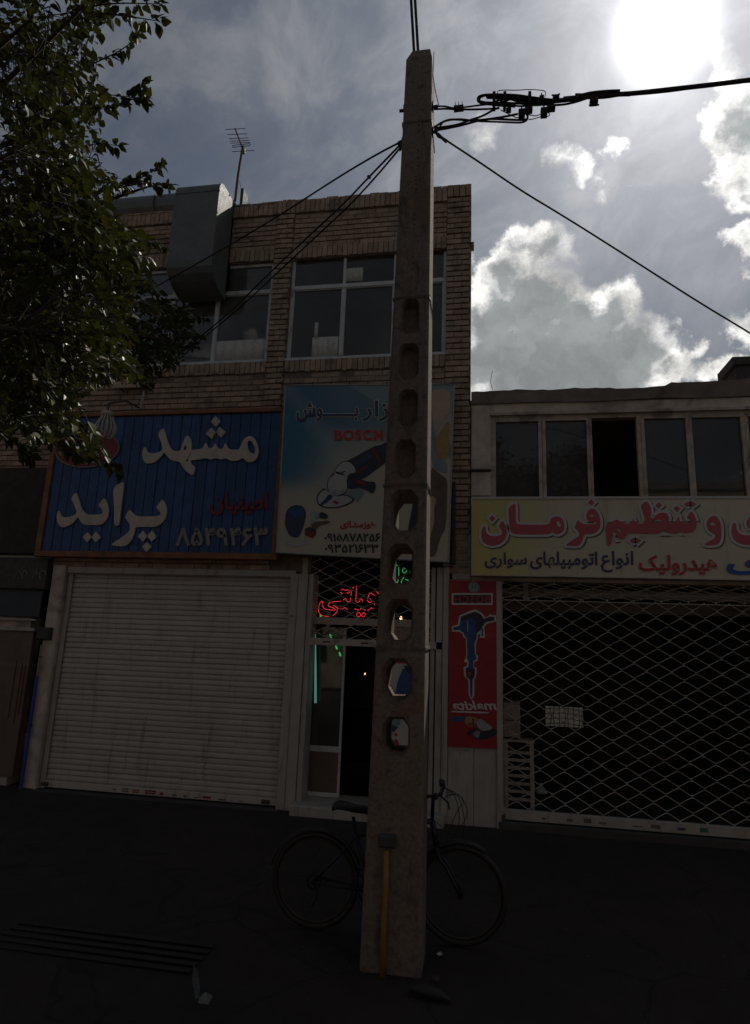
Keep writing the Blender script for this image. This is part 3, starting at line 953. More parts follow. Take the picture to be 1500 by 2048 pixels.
br_ = MB().bbox(sx0, sx1, YS - .035, YS + .02, sz0, sz0 + .088, .006).build('bottom_rail', M_slat, st)
for (sx, w_, mi, hh, dy) in ((231, 8, 0, .02, .03), (253, 14, 0, .045, .02), (274, 15, 1, .04, .02), (303, 24, 2, .045, .02), (326, 9, 2, .03, .02), (352, 11, 0, .022, .02), (373, 8, 0, .02, .02), (417, 17, 2, .028, .02), (447, 14, 0, .02, .015), (395, 10, 0, .01, .02), (485, 12, 0, .01, .02)):
    cx = X(sx, 1585, YS); ww = w_ * .0031
    MB().box(cx - ww, cx + ww, YS - .038, YS - .0355, sz0 + dy, sz0 + dy + hh).build('sticker', M_sticker[mi], br_)
    if hh > .03: MB().box(cx - ww * .8, cx + ww * .8, YS - .0395, YS - .0382, sz0 + dy + hh * .42, sz0 + dy + hh * .58).build('sticker_line', M_paper, br_)
for (px) in (92, 535):
    q = X(px, 1580, YS)
    MB().bbox(q - .05, q + .05, YS - .07, YS - .036, sz0 + .02, sz0 + .065, .01).build('padlock', M_iron, st)
for (a, b) in ((sx0 - .06, sx0 + .01), (sx1 - .01, sx1 + .045)):
    MB().box(a, b, YS - .045, YS - .026, sz0 - .01, sz1 + .02).box(a if a < sx0 else b - .01, (a + .01) if a < sx0 else b, YS - .026, YS + .04, sz0 - .01, sz1 + .02).build('guide_rail', M_white, st)
MB().bbox(sx0 - .05, sx1 + .05, YS - .06, YS + .05, sz1 + .01, ZF - .065, .008).build('head_rail', M_cream, st)
MB().tube([at(583, 1232, -.04), at(583, 1232, -.01)], .012, 8).build('keyhole', M_iron, st)

# ------------------------------------------------------------------ far left shop front
fl = empty('left_shop_door', (X(30, 1400), 0, 0), 'dusty pinkish metal shop door at the far left beside the blue pipe', 'door')
M_pinkdoor = mat('pink_door', (.13, .085, .07), .7, .15, 4, .1, 30, dirt=(.12, .08, .065), dirtamt=.4, streak=True)
x0 = X(-60, 1400); x1 = X(62, 1300)
ztop = Z(30, 1262)
MB().bbox(x0, x1, .0, .06, .12, ztop, .008).build('door_leaf', M_pinkdoor, fl)
for (a, b, c, d) in ((34, 1320, 18, 1435), (45, 1326, 30, 1448), (51, 1330, 36, 1430)):
    pa, pb2 = at(a, b, -.004), at(c, d, -.004)
    MB().tube([pa, (pa.x, pa.y, pb2.z)], .007, 5).build('pull_bar', M_rust, fl)
MB().box(x0, x1 + .02, -.02, .02, ztop + .01, ztop + .05).build('head_frame', M_white, fl)
MB().box(x0, x1 + .02, -.02, .02, Z(30, 1240), Z(30, 1237)).build('top_bar', M_white, fl)
MB().box(x0, x1, -.001, .002, 1.55, 1.60).build('notice', M_sticker[0], fl)
bo_ = empty('dark_sign_box', at(60, 1145, -.08), 'dark faded signboard hanging above the far left door', 'sign')
MB().bbox(X(-70, 1130), X(105, 1130), -.10, .03, Z(40, 1178), Z(60, 1115), .006).build('panel', M_iron, bo_)
for k, (q0, q1) in enumerate(((28, 42), (44, 54), (66, 74), (78, 92))):
    mb = MB(); c0 = at((q0 + q1) / 2, 1150, -.103); r_ = (q1 - q0) * .0035
    mb.tube([(c0.x + r_ * math.cos(t), -.104, c0.z + .06 * math.sin(t * (1 if k % 2 else 1.5))) for t in [i * .6 for i in range(8)]], .008, 4).build('faded_script', M_letterdim, bo_)
MB().box(X(-70, 1130), X(112, 1130), -.104, -.1, Z(60, 1117), Z(60, 1114)).build('panel_edge', M_letterdim, bo_)
tag(MB().bbox(X(-70, 1200), X(85, 1200), -.02, .06, Z(40, 1234), Z(40, 1180), .01).build('transom_panel', M_posterdark), 'dark panel above the far left door under the faded signboard', 'panel')
MB().bbox(X(84, 1250), X(112, 1240), -.10, -.02, Z(100, 1280), Z(100, 1255), .02).build('switch_box', M_iron)
tag(bpy.data.objects['switch_box'], 'small dark box on the plaster left of the white shutter', 'box')
bp_ = empty('blue_pipe', at(50, 1560, -.07), 'bright blue pipe running down the rough plaster left of the shutter', 'pipe')
MB().tube([(X(60, 1450, -.07), -.07, 0), (X(60, 1450, -.07), -.07, Z(85, 1352, -.07))], .022, 8).build('tube', M_bluepipe, bp_)
MB().tube([(X(60, 1450, -.07), -.07, Z(85, 1352, -.07)), (X(60, 1450, -.07), -.07, Z(85, 1290, -.07))], .014, 8).build('upper_tube', M_letterdim, bp_)
for zz in (.8, 1.7):
    MB().tube([(X(60, 1450, -.07) + .03 * math.cos(t), -.07 + .03 * math.sin(t), zz) for t in [i * math.pi / 5 for i in range(10)]], .006, 4, closed=True).build('clip', M_iron, bp_)

tag(MB().bbox(-8.6, X(88, 1050, -.05), -.06, -.01, Z(60, 1108, -.05), Z(60, 935, -.05), .01).build('shade_panel', mat('shade_panel', (.035, .024, .018), .8, .3, 4)), 'dark brown panel added as shade on the wall left of the blue sign under the leaves', 'panel')  # added dark sheet, its colour stands in for the shade on this wall

# ------------------------------------------------------------------ blue sign
YB = -.14
q = [at(107, 828, YB), at(568, 816, YB), at(560.5, 1124, YB), at(78, 1110, YB)]
bx0, bx1 = (q[0].x + q[3].x) / 2, (q[1].x + q[2].x) / 2
bz0, bz1 = (q[2].z + q[3].z) / 2, (q[0].z + q[1].z) / 2
bs = empty('blue_shop_sign', ((bx0 + bx1) / 2, 0, bz0), 'blue plank sign with white raised Persian letters in an orange wooden frame', 'sign')
fw = .085
for (a, b, c, d, nm) in ((bx0, bx1, bz1 - fw * .75, bz1, 'frame_top'), (bx0, bx1, bz0, bz0 + fw, 'frame_bottom'), (bx0, bx0 + fw, bz0 + fw, bz1 - fw * .75, 'frame_side'), (bx1 - fw * .9, bx1, bz0 + fw, bz1 - fw * .75, 'frame_side')):
    MB().bbox(a, b, YB - .035, YB + .10, c, d, .008).build(nm, M_wood, bs)
ix0, ix1, iz0, iz1 = bx0 + fw, bx1 - fw * .9, bz0 + fw, bz1 - fw * .75
nb = 23; pw = (ix1 - ix0) / nb
bme = MB().bbox(-pw / 2 + .003, pw / 2 - .003, 0, .02, iz0, iz1, .006).mesh('plank', M_blue)
for i in range(nb):
    o = link('plank', bme, bs)
    o.location = (ix0 + (i + .5) * pw, YB + rnd.uniform(-.003, .004), 0)
MB().box(ix0, ix1, YB + .022, YB + .05, iz0, iz1).build('backing', M_posterdark, bs)
LY, LD = YB - .006, .022
shape('raised_letter', [
    [(280, 190), (295, 205), (320, 290), (355, 390), (385, 450), (430, 468), (490, 470), (515, 390), (550, 300), (578, 283), (605, 300), (625, 350), (628, 410), (620, 450), (650, 455), (720, 445), (760, 430), (783, 380), (795, 368), (805, 385), (828, 430), (875, 435), (897, 385), (908, 370), (918, 385), (945, 440), (1000, 445), (1018, 385), (1030, 375), (1042, 390), (1065, 430), (1100, 455), (1190, 450), (1210, 420), (1240, 340), (1280, 300), (1330, 285), (1375, 310), (1410, 370), (1430, 450), (1425, 520), (1390, 580), (1330, 608), (1280, 590), (1240, 545), (1190, 580), (1120, 588), (1070, 575), (1035, 550), (975, 573), (915, 550), (850, 573), (795, 548), (740, 568), (640, 575), (612, 580), (618, 618), (672, 660), (663, 700), (645, 755), (625, 755), (560, 710), (515, 650), (490, 595), (430, 592), (370, 570), (325, 520), (300, 480), (250, 550), (190, 600), (110, 622), (60, 600), (38, 550), (38, 480), (50, 430), (70, 415), (82, 430), (90, 470), (130, 492), (180, 495), (240, 480), (283, 450), (270, 390), (245, 320), (222, 262)],
    [(555, 395), (570, 425), (560, 452), (540, 460), (527, 448), (540, 412)],
    [(632, 478), (603, 520), (588, 560), (580, 600), (550, 582), (578, 562), (598, 510)],
    [(1320, 338), (1350, 355), (1380, 410), (1390, 460), (1380, 500), (1350, 497), (1315, 470), (1295, 420), (1292, 360)]],
    (280, 825), 6.0, LY, LD, M_letter, bs)
for lp in [[(912, 50), (972, 110), (920, 178), (855, 120)], [(862, 187), (916, 240), (868, 325), (797, 260)], [(960, 178), (1035, 238), (978, 312), (920, 242)]]: shape('letter_dot', [lp], (280, 825), 6.0, LY, LD, M_letter, bs, smooth=False)
shape('raised_letter', [[(298, 192), (320, 215), (345, 300), (380, 400), (430, 465), (520, 470), (600, 465), (640, 450), (635, 410), (610, 375), (580, 352), (620, 300), (652, 262), (675, 280), (705, 350), (715, 430), (700, 500), (665, 560), (610, 595), (520, 600), (430, 598), (385, 580), (345, 530), (325, 490), (290, 550), (230, 600), (150, 628), (100, 610), (68, 550), (65, 470), (75, 425), (95, 420), (108, 460), (125, 490), (180, 502), (240, 495), (290, 470), (312, 445), (300, 390), (270, 320), (243, 262)]], (105, 955), 6.25, LY, LD, M_letter, bs)
shape('raised_letter', [[(885, 58), (903, 75), (890, 200), (870, 350), (845, 590), (825, 605), (795, 605), (780, 575), (782, 400), (762, 128)]], (105, 955), 6.25, LY, LD, M_letter, bs)
shape('raised_letter', [[(1385, 275), (1410, 310), (1435, 370), (1440, 450), (1410, 530), (1360, 590), (1290, 622), (1180, 622), (1045, 620), (1035, 680), (1010, 760), (975, 820), (910, 865), (830, 862), (745, 850), (765, 820), (840, 775), (920, 720), (975, 670), (980, 600), (950, 550), (912, 502), (940, 450), (968, 405), (1000, 430), (1040, 478), (1100, 490), (1280, 490), (1350, 480), (1362, 450), (1345, 420), (1300, 375), (1345, 320)]], (105, 955), 6.25, LY, LD, M_letter, bs)
for lp in [[(447, 685), (498, 745), (447, 815), (388, 745)], [(550, 680), (612, 748), (553, 815), (500, 752)], [(1142, 665), (1188, 735), (1142, 808), (1075, 738)], [(1252, 665), (1310, 742), (1248, 808), (1191, 735)], [(1190, 810), (1248, 865), (1185, 935), (1128, 868)]]: shape('letter_dot', [lp], (105, 955), 6.25, LY, LD, M_letter, bs, smooth=False)
text('owner_name', '\uFEE5\uFE8E\uFBFF\uFEE8\uFBFF\uFEE3\uFE8D', (421, 985, 535, 1029), LY, .012, M_redpaint, bs, bold=.010)
text('phone_number', '\u06F8\u06F5\u06F4\u06F9\u06F4\u06F6\u06F3', (353, 1057, 535, 1091), LY, .015, M_letterdim, bs, bold=.009)
# red oval emblem
em = [at(200 - 88 * math.cos(t) * 1.0 + 0, 898 + 40 * math.sin(t), LY) for t in [2 * math.pi * k / 36 for k in range(36)]]
ec = at(175, 898, LY)
el = MB(); er = (X(237, 898, LY) - X(113, 898, LY)) / 2; ez = (Z(175, 862, LY) - Z(175, 934, LY)) / 2
el.prism([(ec.x + er * math.cos(t), ec.z + ez * math.sin(t)) for t in [2 * math.pi * k / 40 for k in range(40)]], LY - .012, LY)
eo = el.build('oval_emblem', M_redpaint, bs)
MB().tube([(ec.x + er * 1.02 * math.cos(t), LY - .012, ec.z + ez * 1.02 * math.sin(t)) for t in [2 * math.pi * k / 40 for k in range(40)]], .009, 6, closed=True).build('emblem_rim', M_letterdim, eo)
e2 = MB(); e2.prism([(ec.x + .05, ec.z + ez * .55), (ec.x + .16, ec.z + ez * .6), (ec.x + .22, ec.z - ez * .75), (ec.x + .02, ec.z - ez * .85), (ec.x + .06, ec.z - .02)], LY - .016, LY - .0125); e2.build('emblem_mark', M_letterdim, eo)

# fluted bulb on an arm in front of the sign
YL = -.75
lc = at(212, 851, YL)
lb = empty('fluted_bulb', lc, 'white fluted energy-saving bulb hanging in front of the blue sign', 'lamp')
h = (Z(212, 825, YL) - Z(212, 880, YL))
rr = h * .34
prof = [(.0, -.5), (.45, -.47), (.8, -.36), (1.0, -.18), (.98, -.02), (.78, .14), (.58, .26), (.52, .36)]
for k in range(14):
    a = 2 * math.pi * k / 14
    MB().tube([(lc.x + rr * .98 * r_ * math.cos(a), lc.y + rr * .98 * r_ * math.sin(a), lc.z + z_ * h) for (r_, z_) in prof], [.004 + .006 * (r_ ** .5) for (r_, z_) in prof], 6).build('flute', M_letter, lb, smooth=True)
MB().lathe([(rr * .0, .50 * h), (rr * .5, .50 * h), (rr * .62, .46 * h), (rr * .62, .34 * h), (rr * .5, .33 * h), (0, .33 * h)], lc, 18).build('lamp_cap', M_cream, lb, smooth=True)
top = lc + Vector((0, 0, .5 * h))
lp_ = empty('lamp_arm', (top.x, -.1, top.z + .25), 'thin dark metal arm carrying the fluted bulb above the blue sign', 'bracket')
MB().tube([top, top + Vector((0, 0, .12)), (top.x + .02, -.4, top.z + .3), (top.x + .02, .03, top.z + .34)], .012, 8).build('arm', M_iron, lp_)
# pale board on the wall among the leaves
a = at(232, 735, -.12); b = at(290, 775, -.12)
bd = empty('pale_board', a, 'small pale board fixed to the bricks above the blue sign, half behind leaves', 'board')
MB().bbox(a.x, b.x, -.14, -.11, b.z, a.z, .006).build('board_panel', M_peach, bd)
for px in (240, 285):
    c = at(px, 775, -.12); MB().tube([(c.x, -.12, c.z - .02), (c.x, .04, c.z - .02)], .01, 6).build('stud', M_iron, bd)
MB().tube([at(290, 775, -.1), at(281, 818, -.1)], .014, 8).build('white_conduit', M_white)
tag(bpy.data.objects['white_conduit'], 'short white conduit ending above the top of the blue sign', 'pipe')

# ------------------------------------------------------------------ tool billboard (centre)
YP = -.22
p0, p1, p2, p3 = at(571, 771, YP), at(908, 769, YP), at(897, 1124, YP), at(553, 1105, YP)
tb = empty('tool_billboard', ((p0.x + p1.x) / 2, 0, p3.z), 'blue and cream billboard with a printed grinder and red BOSCH lettering, behind the pole', 'sign')


def quad_panel(name, q, d, mt, parent):
    vs = [tuple(p) for p in q] + [(p.x, p.y + d, p.z) for p in q]
    return MB().add(vs, [(0, 1, 2, 3), (7, 6, 5, 4), (0, 4, 5, 1), (1, 5, 6, 2), (2, 6, 7, 3), (3, 7, 4, 0)]).build(name, mt, parent)


def print_bg():
    mt = bpy.data.materials.new('billboard_print'); mt.use_nodes = True
    t = mt.node_tree; b = t.nodes['Principled BSDF']; n = NB(t)
    geo = n.n('ShaderNodeNewGeometry'); sp = n.n('ShaderNodeSeparateXYZ'); n.put(sp.inputs[0], geo.outputs['Position'])
    x, z = sp.outputs[0], sp.outputs[2]
    u = n.m('DIVIDE', n.m('SUBTRACT', x, p3.x), p1.x - p3.x)
    v = n.m('DIVIDE', n.m('SUBTRACT', z, p3.z), p0.z - p3.z)
    nz = n.noise(geo.outputs['Position'], 1.5, 3)
    f1 = n.ss(n.m('SUBTRACT', n.m('ADD', v, n.m('MULTIPLY', nz, .1)), n.m('MULTIPLY', u, .35)), .25, .75)
    c = n.mix(f1, rgb(.42, .37, .28), rgb(.17, .24, .24))
    f2 = n.m('MULTIPLY', n.ss(n.m('ADD', n.m('MULTIPLY', u, 1.0), n.m('ABSOLUTE', n.m('SUBTRACT', v, .75))), .55, .0), n.ss(v, .3, .5))
    c = n.mix(f2, c, rgb(.02, .12, .21))
    c = n.mix(n.m('MULTIPLY', n.ss(u, .42, .0), n.ss(v, .30, .48)), c, rgb(.03, .14, .22))
    wedge = n.m('MULTIPLY', n.ss(n.m('SUBTRACT', n.m('ADD', v, n.m('MULTIPLY', u, .62)), 1.22), .004, -.004), n.ss(n.m('ADD', v, n.m('MULTIPLY', u, .3)), .80, .86))
    c = n.mix(n.m('MULTIPLY', wedge, .55), c, rgb(.03, .10, .18))
    # pale ray from the upper left
    f3 = n.m('MULTIPLY', n.ss(n.m('ABSOLUTE', n.m('SUBTRACT', n.m('ADD', v, n.m('MULTIPLY', u, 1.25)), .98)), .14, .0), .22)
    c = n.mix(f3, c, rgb(.34, .38, .34))
    n.put(b.inputs['Base Color'], c); b.inputs['Roughness'].default_value = .5
    return mt


quad_panel('panel', (p0, p1, p2, p3), .03, print_bg(), tb)
M_bframe = mat('billboard_frame', (.28, .29, .27), .5, .1, 8)
pts = [p0, p1, p2, p3]
for i in range(4):
    a, b = pts[i] - Vector((0, .002, 0)), pts[(i + 1) % 4] - Vector((0, .002, 0))
    d = (b - a).normalized()
    MB().tube([a - d * .008, b + d * .008], .011, 4).build('edge_trim', M_bframe, tb)
for k in range(9):     # tabs that tie the sheet to the rail above
    c = p0.lerp(p1, (k + .5) / 9)
    MB().box(c.x - .006, c.x + .006, YP + .0, YP + .03, c.z + .01, c.z + .05).build('tie', M_iron, tb)
PYL = YP - .004
M_titlehalo = mat('title_outline', (.52, .52, .40), .5, .05, 4)
M_headgrey = mat('print_metal', (.36, .35, .33), .5, .12, 5)
M_bodyhi = mat('print_navy', (.02, .035, .075), .5, .1, 5)
text('lettering', '\uFEB5\uFEEE\u0640\u0640\u0640\u0640\u0640\u0640\u0640\uFE91', (594, 805, 716, 842), PYL, .003, M_navy, tb, bold=.007, halo=(M_titlehalo, .009))
text('lettering', '\uFEAD\uFE8D\uFEB0\uFE91\uFE8D', (725, 802, 806, 842), PYL, .003, M_navy, tb, bold=.007, halo=(M_titlehalo, .009))
text('brand_bosch', 'BOSCH', (671, 861, 765, 880), PYL, .003, M_brightred, tb, bold=.0085, halo=(M_letter, .003), spacing=1.22)
text('owner_name', '\uFBFC\uFEE7\uFE8E\u0640\uFE98\uFEB3\uFEAF\uFEEE\uFEA7', (681, 1042, 751, 1058), PYL, .003, M_brightred, tb, bold=.004)
text('phone_number', '\u06F0\u06F9\u06F1\u06F5\u06F8\u06F7\u06F8\u06F2\u06F5\u06F6', (649, 1067, 760, 1083), PYL, .003, M_posterdark, tb, bold=.004)
text('phone_number', '\u06F0\u06F9\u06F3\u06F5\u06F2\u06F1\u06F6\u06F3\u06F3', (650, 1089, 756, 1105), PYL, .003, M_posterdark, tb, bold=.004)
G = ((620, 870), 8.824)


def pr(name, pts_, mt, g=G, dy=0.0, Y=None, sm=True, parent=None):
    return shape(name, [pts_], g[0], g[1], (PYL if Y is None else Y) - dy, .002, mt, parent or tb, smooth=1 if sm else False)


pr('grinder_guard', [(830, 930), (950, 980), (950, 1040), (920, 1090), (830, 1200), (805, 1130), (620, 1040), (700, 990)], M_teal)
pr('grinder_disc_edge', [(240, 930), (170, 1000), (118, 1080), (115, 1165), (155, 1240), (250, 1285), (380, 1298), (560, 1276), (710, 1216), (808, 1135), (620, 1040), (450, 1080), (340, 1000)], M_posterdark, dy=.0006)
pr('grinder_disc', [(260, 960), (190, 1010), (140, 1085), (135, 1160), (170, 1225), (260, 1265), (380, 1276), (540, 1258), (680, 1200), (770, 1140), (620, 1060), (450, 1090), (340, 1010)], M_headgrey, dy=.0035)
pr('disc_band', [(340, 1030), (420, 1090), (300, 1190), (210, 1245), (170, 1222), (260, 1140)], M_bodyhi, dy=.006)
pr('disc_mark', [(390, 1180), (440, 1155), (520, 1200), (470, 1225)], M_redpaint, dy=.006)
pr('head_edge', [(590, 458), (700, 468), (770, 525), (812, 600), (825, 680), (700, 695), (662, 745), (668, 905), (660, 990), (605, 1044), (480, 1084), (385, 1064), (318, 985), (296, 900), (318, 775), (410, 680), (448, 595), (512, 510)], M_posterdark, dy=.0034)
pr('head_shade', [(330, 900), (420, 960), (560, 980), (650, 900), (650, 980), (600, 1030), (480, 1070), (390, 1050), (335, 990)], M_postergrey, dy=.0062)
pr('head_slot', [(380, 700), (420, 675), (440, 690), (390, 730)], M_posterdark, dy=.0065)
pr('grinder_body', [(620, 465), (700, 435), (1000, 270), (1160, 185), (1240, 180), (1330, 130), (1560, 60), (1600, 300), (1290, 520), (1100, 660), (940, 780), (830, 760), (800, 640), (760, 530), (700, 480)], M_posterdark, dy=.0012)
pr('body_highlight', [(780, 480), (1040, 300), (1090, 330), (1110, 400), (830, 560)], M_bodyhi, dy=.004)
pr('red_band', [(1070, 240), (1115, 225), (1210, 360), (1245, 460), (1205, 560), (1190, 450), (1150, 350)], M_redpaint, dy=.004)
pr('body_badge', [(820, 640), (1000, 540), (1020, 560), (860, 690)], M_redpaint, dy=.004)
pr('grinder_head', [(600, 470), (700, 480), (760, 530), (800, 600), (812, 665), (700, 680), (650, 740), (655, 900), (650, 980), (600, 1030), (480, 1070), (390, 1050), (330, 980), (308, 900), (330, 780), (420, 690), (460, 600), (520, 520)], M_headgrey, dy=.0042)
pr('head_slot', [(450, 640), (520, 655), (600, 690), (620, 715), (520, 700), (445, 670)], M_posterdark, dy=.0065)
pr('head_slot', [(540, 655), (620, 630), (630, 650), (560, 675)], M_posterdark, dy=.0065)
pr('side_handle', [(680, 690), (780, 670), (860, 700), (880, 780), (1050, 830), (1080, 820), (1150, 830), (1165, 920), (1130, 1010), (1090, 1030), (1040, 990), (880, 930), (820, 930), (740, 960), (660, 930), (645, 800)], M_posterdark, dy=.0066)
pr('handle_band', [(820, 790), (960, 830), (990, 870), (960, 900), (830, 860)], M_redpaint, dy=.009)
G2 = ((540, 740), 3.75)
pr('drill_shadow', [(300, 1160), (350, 1135), (455, 1130), (440, 1150), (380, 1165), (350, 1190), (330, 1200)], M_brown, G2)
pr('drill_body', [(296, 1075), (340, 1062), (400, 1065), (435, 1088), (432, 1110), (380, 1112), (345, 1108), (335, 1150), (300, 1155), (312, 1108)], M_postergrey, G2, dy=.0012)
pr('drill_chuck', [(372, 1068), (405, 1068), (438, 1090), (432, 1112), (400, 1116), (368, 1108)], M_posterdark, G2, dy=.0036)
pr('toolbox', [(262, 1190), (300, 1175), (348, 1200), (345, 1240), (318, 1262), (262, 1240)], M_redpaint, G2, dy=.0012, sm=False)
pr('toolbox_lid', [(262, 1190), (300, 1175), (348, 1200), (318, 1214)], M_posterdark, G2, dy=.0036, sm=False)
pr('bag', [(120, 1050), (180, 1010), (250, 1020), (275, 1080), (250, 1180), (215, 1260), (150, 1250), (110, 1170)], M_bodyhi, G2)
pr('bag_flap', [(135, 1060), (180, 1025), (240, 1035), (255, 1090), (190, 1110)], M_posterblue, G2, dy=.0024)
pr('paper_roll', [(105, 1290), (160, 1270), (290, 1275), (300, 1300), (220, 1325), (130, 1320)], M_headgrey, G2)
G5 = ((850, 760), 5.254)
pr('print_peach', [(60, 95), (265, 98), (270, 250), (240, 370), (180, 430), (100, 570), (85, 400), (65, 300)], M_peach, G5)
pr('print_peach', [(110, 600), (160, 540), (240, 420), (265, 480), (248, 800), (200, 835), (125, 830)], M_posteror, G5, dy=.0012)
pr('print_grey', [(60, 300), (85, 400), (105, 600), (125, 830), (235, 850), (235, 1000), (55, 900)], M_teal, G5, dy=.0024)
pr('print_brown', [(55, 900), (150, 980), (235, 1040), (235, 1200), (225, 1540), (150, 1680), (110, 1850), (40, 1860), (50, 1650), (100, 1500), (95, 1350), (125, 1260), (80, 1210), (50, 1240)], M_brown, G5, dy=.0036)
pr('print_wedge', [(830, 985), (836, 990), (836, 1064), (815, 1064)], M_posterdark, ((0, 0), 1.0), sm=False)
pr('print_cream', [(50, 1240), (110, 1240), (98, 1330), (100, 1500), (50, 1640)], M_peach, G5, dy=.0006)

# ------------------------------------------------------------------ yellow-white sign (right)
YR = -.20
yx0 = X(943, 1070, YR); yx1 = 4.6
yz0, yz1 = Z(944, 1151, YR), Z(942, 994, YR)
ys = empty('cream_shop_sign', ((yx0 + yx1) / 2, 0, yz0), 'long cream shop sign with large pink-red Persian lettering above the roller grille', 'sign')


def cream_bg():
    mt = bpy.data.materials.new('cream_print'); mt.use_nodes = True
    t = mt.node_tree; b = t.nodes['Principled BSDF']; n = NB(t)
    geo = n.n('ShaderNodeNewGeometry'); sp = n.n('ShaderNodeSeparateXYZ'); n.put(sp.inputs[0], geo.outputs['Position'])
    u = n.m('SUBTRACT', sp.outputs[0], yx0)
    nz = n.noise(geo.outputs['Position'], .9, 4)
    c = n.mix(n.ss(n.m('ADD', u, n.m('MULTIPLY', nz, .5)), .2, 1.7), rgb(.46, .40, .12), rgb(.50, .45, .34))
    c = n.mix(n.ss(n.noise(n.vm('MULTIPLY', geo.outputs['Position'], (3, 1, .3)), 2.5, 6, .65), .52, .8), c, rgb(.30, .27, .2))
    n.put(b.inputs['Base Color'], c); b.inputs['Roughness'].default_value = .45
    return mt


MB().box(yx0 + .012, yx1, YR, YR + .16, yz0 + .012, yz1 - .03).build('panel', cream_bg(), ys)
MB().box(yx0, yx0 + .012, YR - .012, YR + .16, yz0, yz1).box(yx0 + .012, yx1, YR - .012, YR + .16, yz1 - .03, yz1).build('frame_top', M_signwhite, ys)
MB().box(yx0 + .012, yx1, YR - .012, YR + .16, yz0, yz0 + .012).build('frame_bottom', M_cream, ys)
for k in range(6):
    c = yx0 + .4 + k * .9
    MB().box(c - .015, c + .015, YR + .16, .04, yz1 - .12, yz1 - .09).build('bracket', M_iron, ys)
RY = YR - .006
C6 = ((950, 990), 6.0); D6 = ((1180, 990), 4.6875)
WORDS = [
    (C6, [[(325, 300), (350, 330), (380, 400), (385, 470), (360, 540), (300, 590), (220, 610), (150, 600), (100, 570), (75, 510), (78, 440), (95, 380), (110, 370), (130, 385), (128, 430), (150, 475), (210, 495), (280, 490), (330, 470), (320, 430), (280, 375)]], 'letter'),
    (C6, [[(485, 90), (490, 160), (490, 330), (520, 355), (700, 357), (890, 355), (900, 300), (935, 262), (985, 253), (1035, 270), (1068, 320), (1075, 390), (1060, 440), (1010, 472), (960, 468), (930, 440), (900, 470), (800, 475), (600, 475), (480, 472), (435, 450), (412, 390), (405, 250), (398, 148)],
          [(1000, 310), (1025, 340), (1030, 380), (1005, 385), (980, 350), (985, 320)]], 'letter'),
    (C6, [[(1235, 300), (1265, 325), (1310, 352), (1400, 352), (1450, 345), (1460, 325), (1400, 325), (1350, 310), (1330, 260), (1345, 200), (1385, 162), (1425, 162), (1470, 200), (1500, 270), (1508, 340), (1500, 400), (1460, 450), (1400, 470), (1310, 472), (1300, 520), (1275, 580), (1240, 610), (1180, 612), (1090, 610), (1110, 580), (1170, 540), (1240, 500), (1255, 460), (1225, 420), (1192, 390), (1210, 350)],
          [(1400, 235), (1440, 245), (1420, 262), (1380, 262), (1378, 245)]], 'letter'),
    (D6, [[(533, 48), (578, 130), (568, 215), (590, 220), (620, 180), (665, 165), (715, 165), (740, 200), (740, 265), (790, 268), (812, 225), (830, 190), (840, 230), (852, 265), (940, 265), (945, 235), (905, 215), (920, 185), (950, 150), (975, 180), (998, 240), (1000, 300), (970, 345), (900, 360), (850, 340), (820, 360), (750, 358), (700, 330), (640, 360), (550, 362), (420, 358), (360, 355), (335, 385), (320, 412), (280, 412), (240, 375), (232, 325), (215, 345), (210, 420), (195, 470), (175, 478), (160, 450), (155, 370), (150, 290), (180, 255), (230, 243), (242, 225), (290, 250), (330, 272), (380, 270), (397, 235), (405, 218), (415, 240), (430, 268), (520, 270), (505, 190), (470, 100)],
          [(590, 248), (640, 232), (672, 240), (650, 262), (592, 262)], [(255, 300), (285, 320), (298, 350), (285, 358), (262, 330), (250, 312)]], 'letter'),
    (D6, [[(1150, 190), (1195, 205), (1225, 260), (1232, 340), (1228, 420), (1205, 460), (1160, 472), (1065, 470), (1090, 445), (1150, 415), (1180, 385), (1160, 360), (1115, 340), (1092, 290), (1098, 235)],
          [(1155, 258), (1180, 275), (1165, 285), (1130, 282), (1130, 265), (1140, 258)]], 'letter'),
    (D6, [[(1355, 255), (1372, 275), (1372, 320), (1400, 365), (1450, 378), (1500, 375), (1560, 372), (1575, 345), (1530, 318), (1475, 310), (1465, 250), (1500, 200), (1560, 185), (1640, 260), (1660, 350), (1620, 430), (1560, 465), (1500, 470), (1430, 465), (1370, 440), (1330, 390), (1325, 330), (1335, 275)]], 'letter'),
]
DOTS = [(C6, [[(207, 240), (245, 280), (207, 322), (167, 282)], [(1395, 50), (1435, 90), (1398, 128), (1355, 90)]]),
        (D6, [[(645, 65), (678, 98), (645, 128), (612, 98)], [(815, 98), (848, 128), (818, 162), (780, 128)], [(915, 60), (940, 85), (915, 112), (882, 88)], [(965, 58), (995, 88), (965, 112), (938, 86)], [(400, 402), (426, 428), (400, 455), (370, 428)], [(450, 402), (480, 428), (450, 455), (424, 428)]])]
for (g, loops, nm) in WORDS:
    shape(nm, loops, g[0], g[1], RY - .004, .003, M_signred, ys)
    shape('letter_halo', loops[:1], g[0], g[1], RY - .0015, .002, M_signhalo, ys, offset=.030)
    shape('letter_shadow', loops[:1], g[0], g[1], RY, .0012, M_shadowprint, ys, offset=.030, shift=(.014, -.012))
for (g, loops) in DOTS:
    for lp in loops:
        shape('letter_dot', [lp], g[0], g[1], RY - .004, .003, M_signred, ys, smooth=False)
        shape('dot_halo', [lp], g[0], g[1], RY - .0012, .002, M_signhalo, ys, offset=.026, smooth=False)
        shape('dot_drop_shadow', [lp], g[0], g[1], RY + .0002, .0012, M_shadowprint, ys, offset=.026, shift=(.014, -.012), smooth=False)
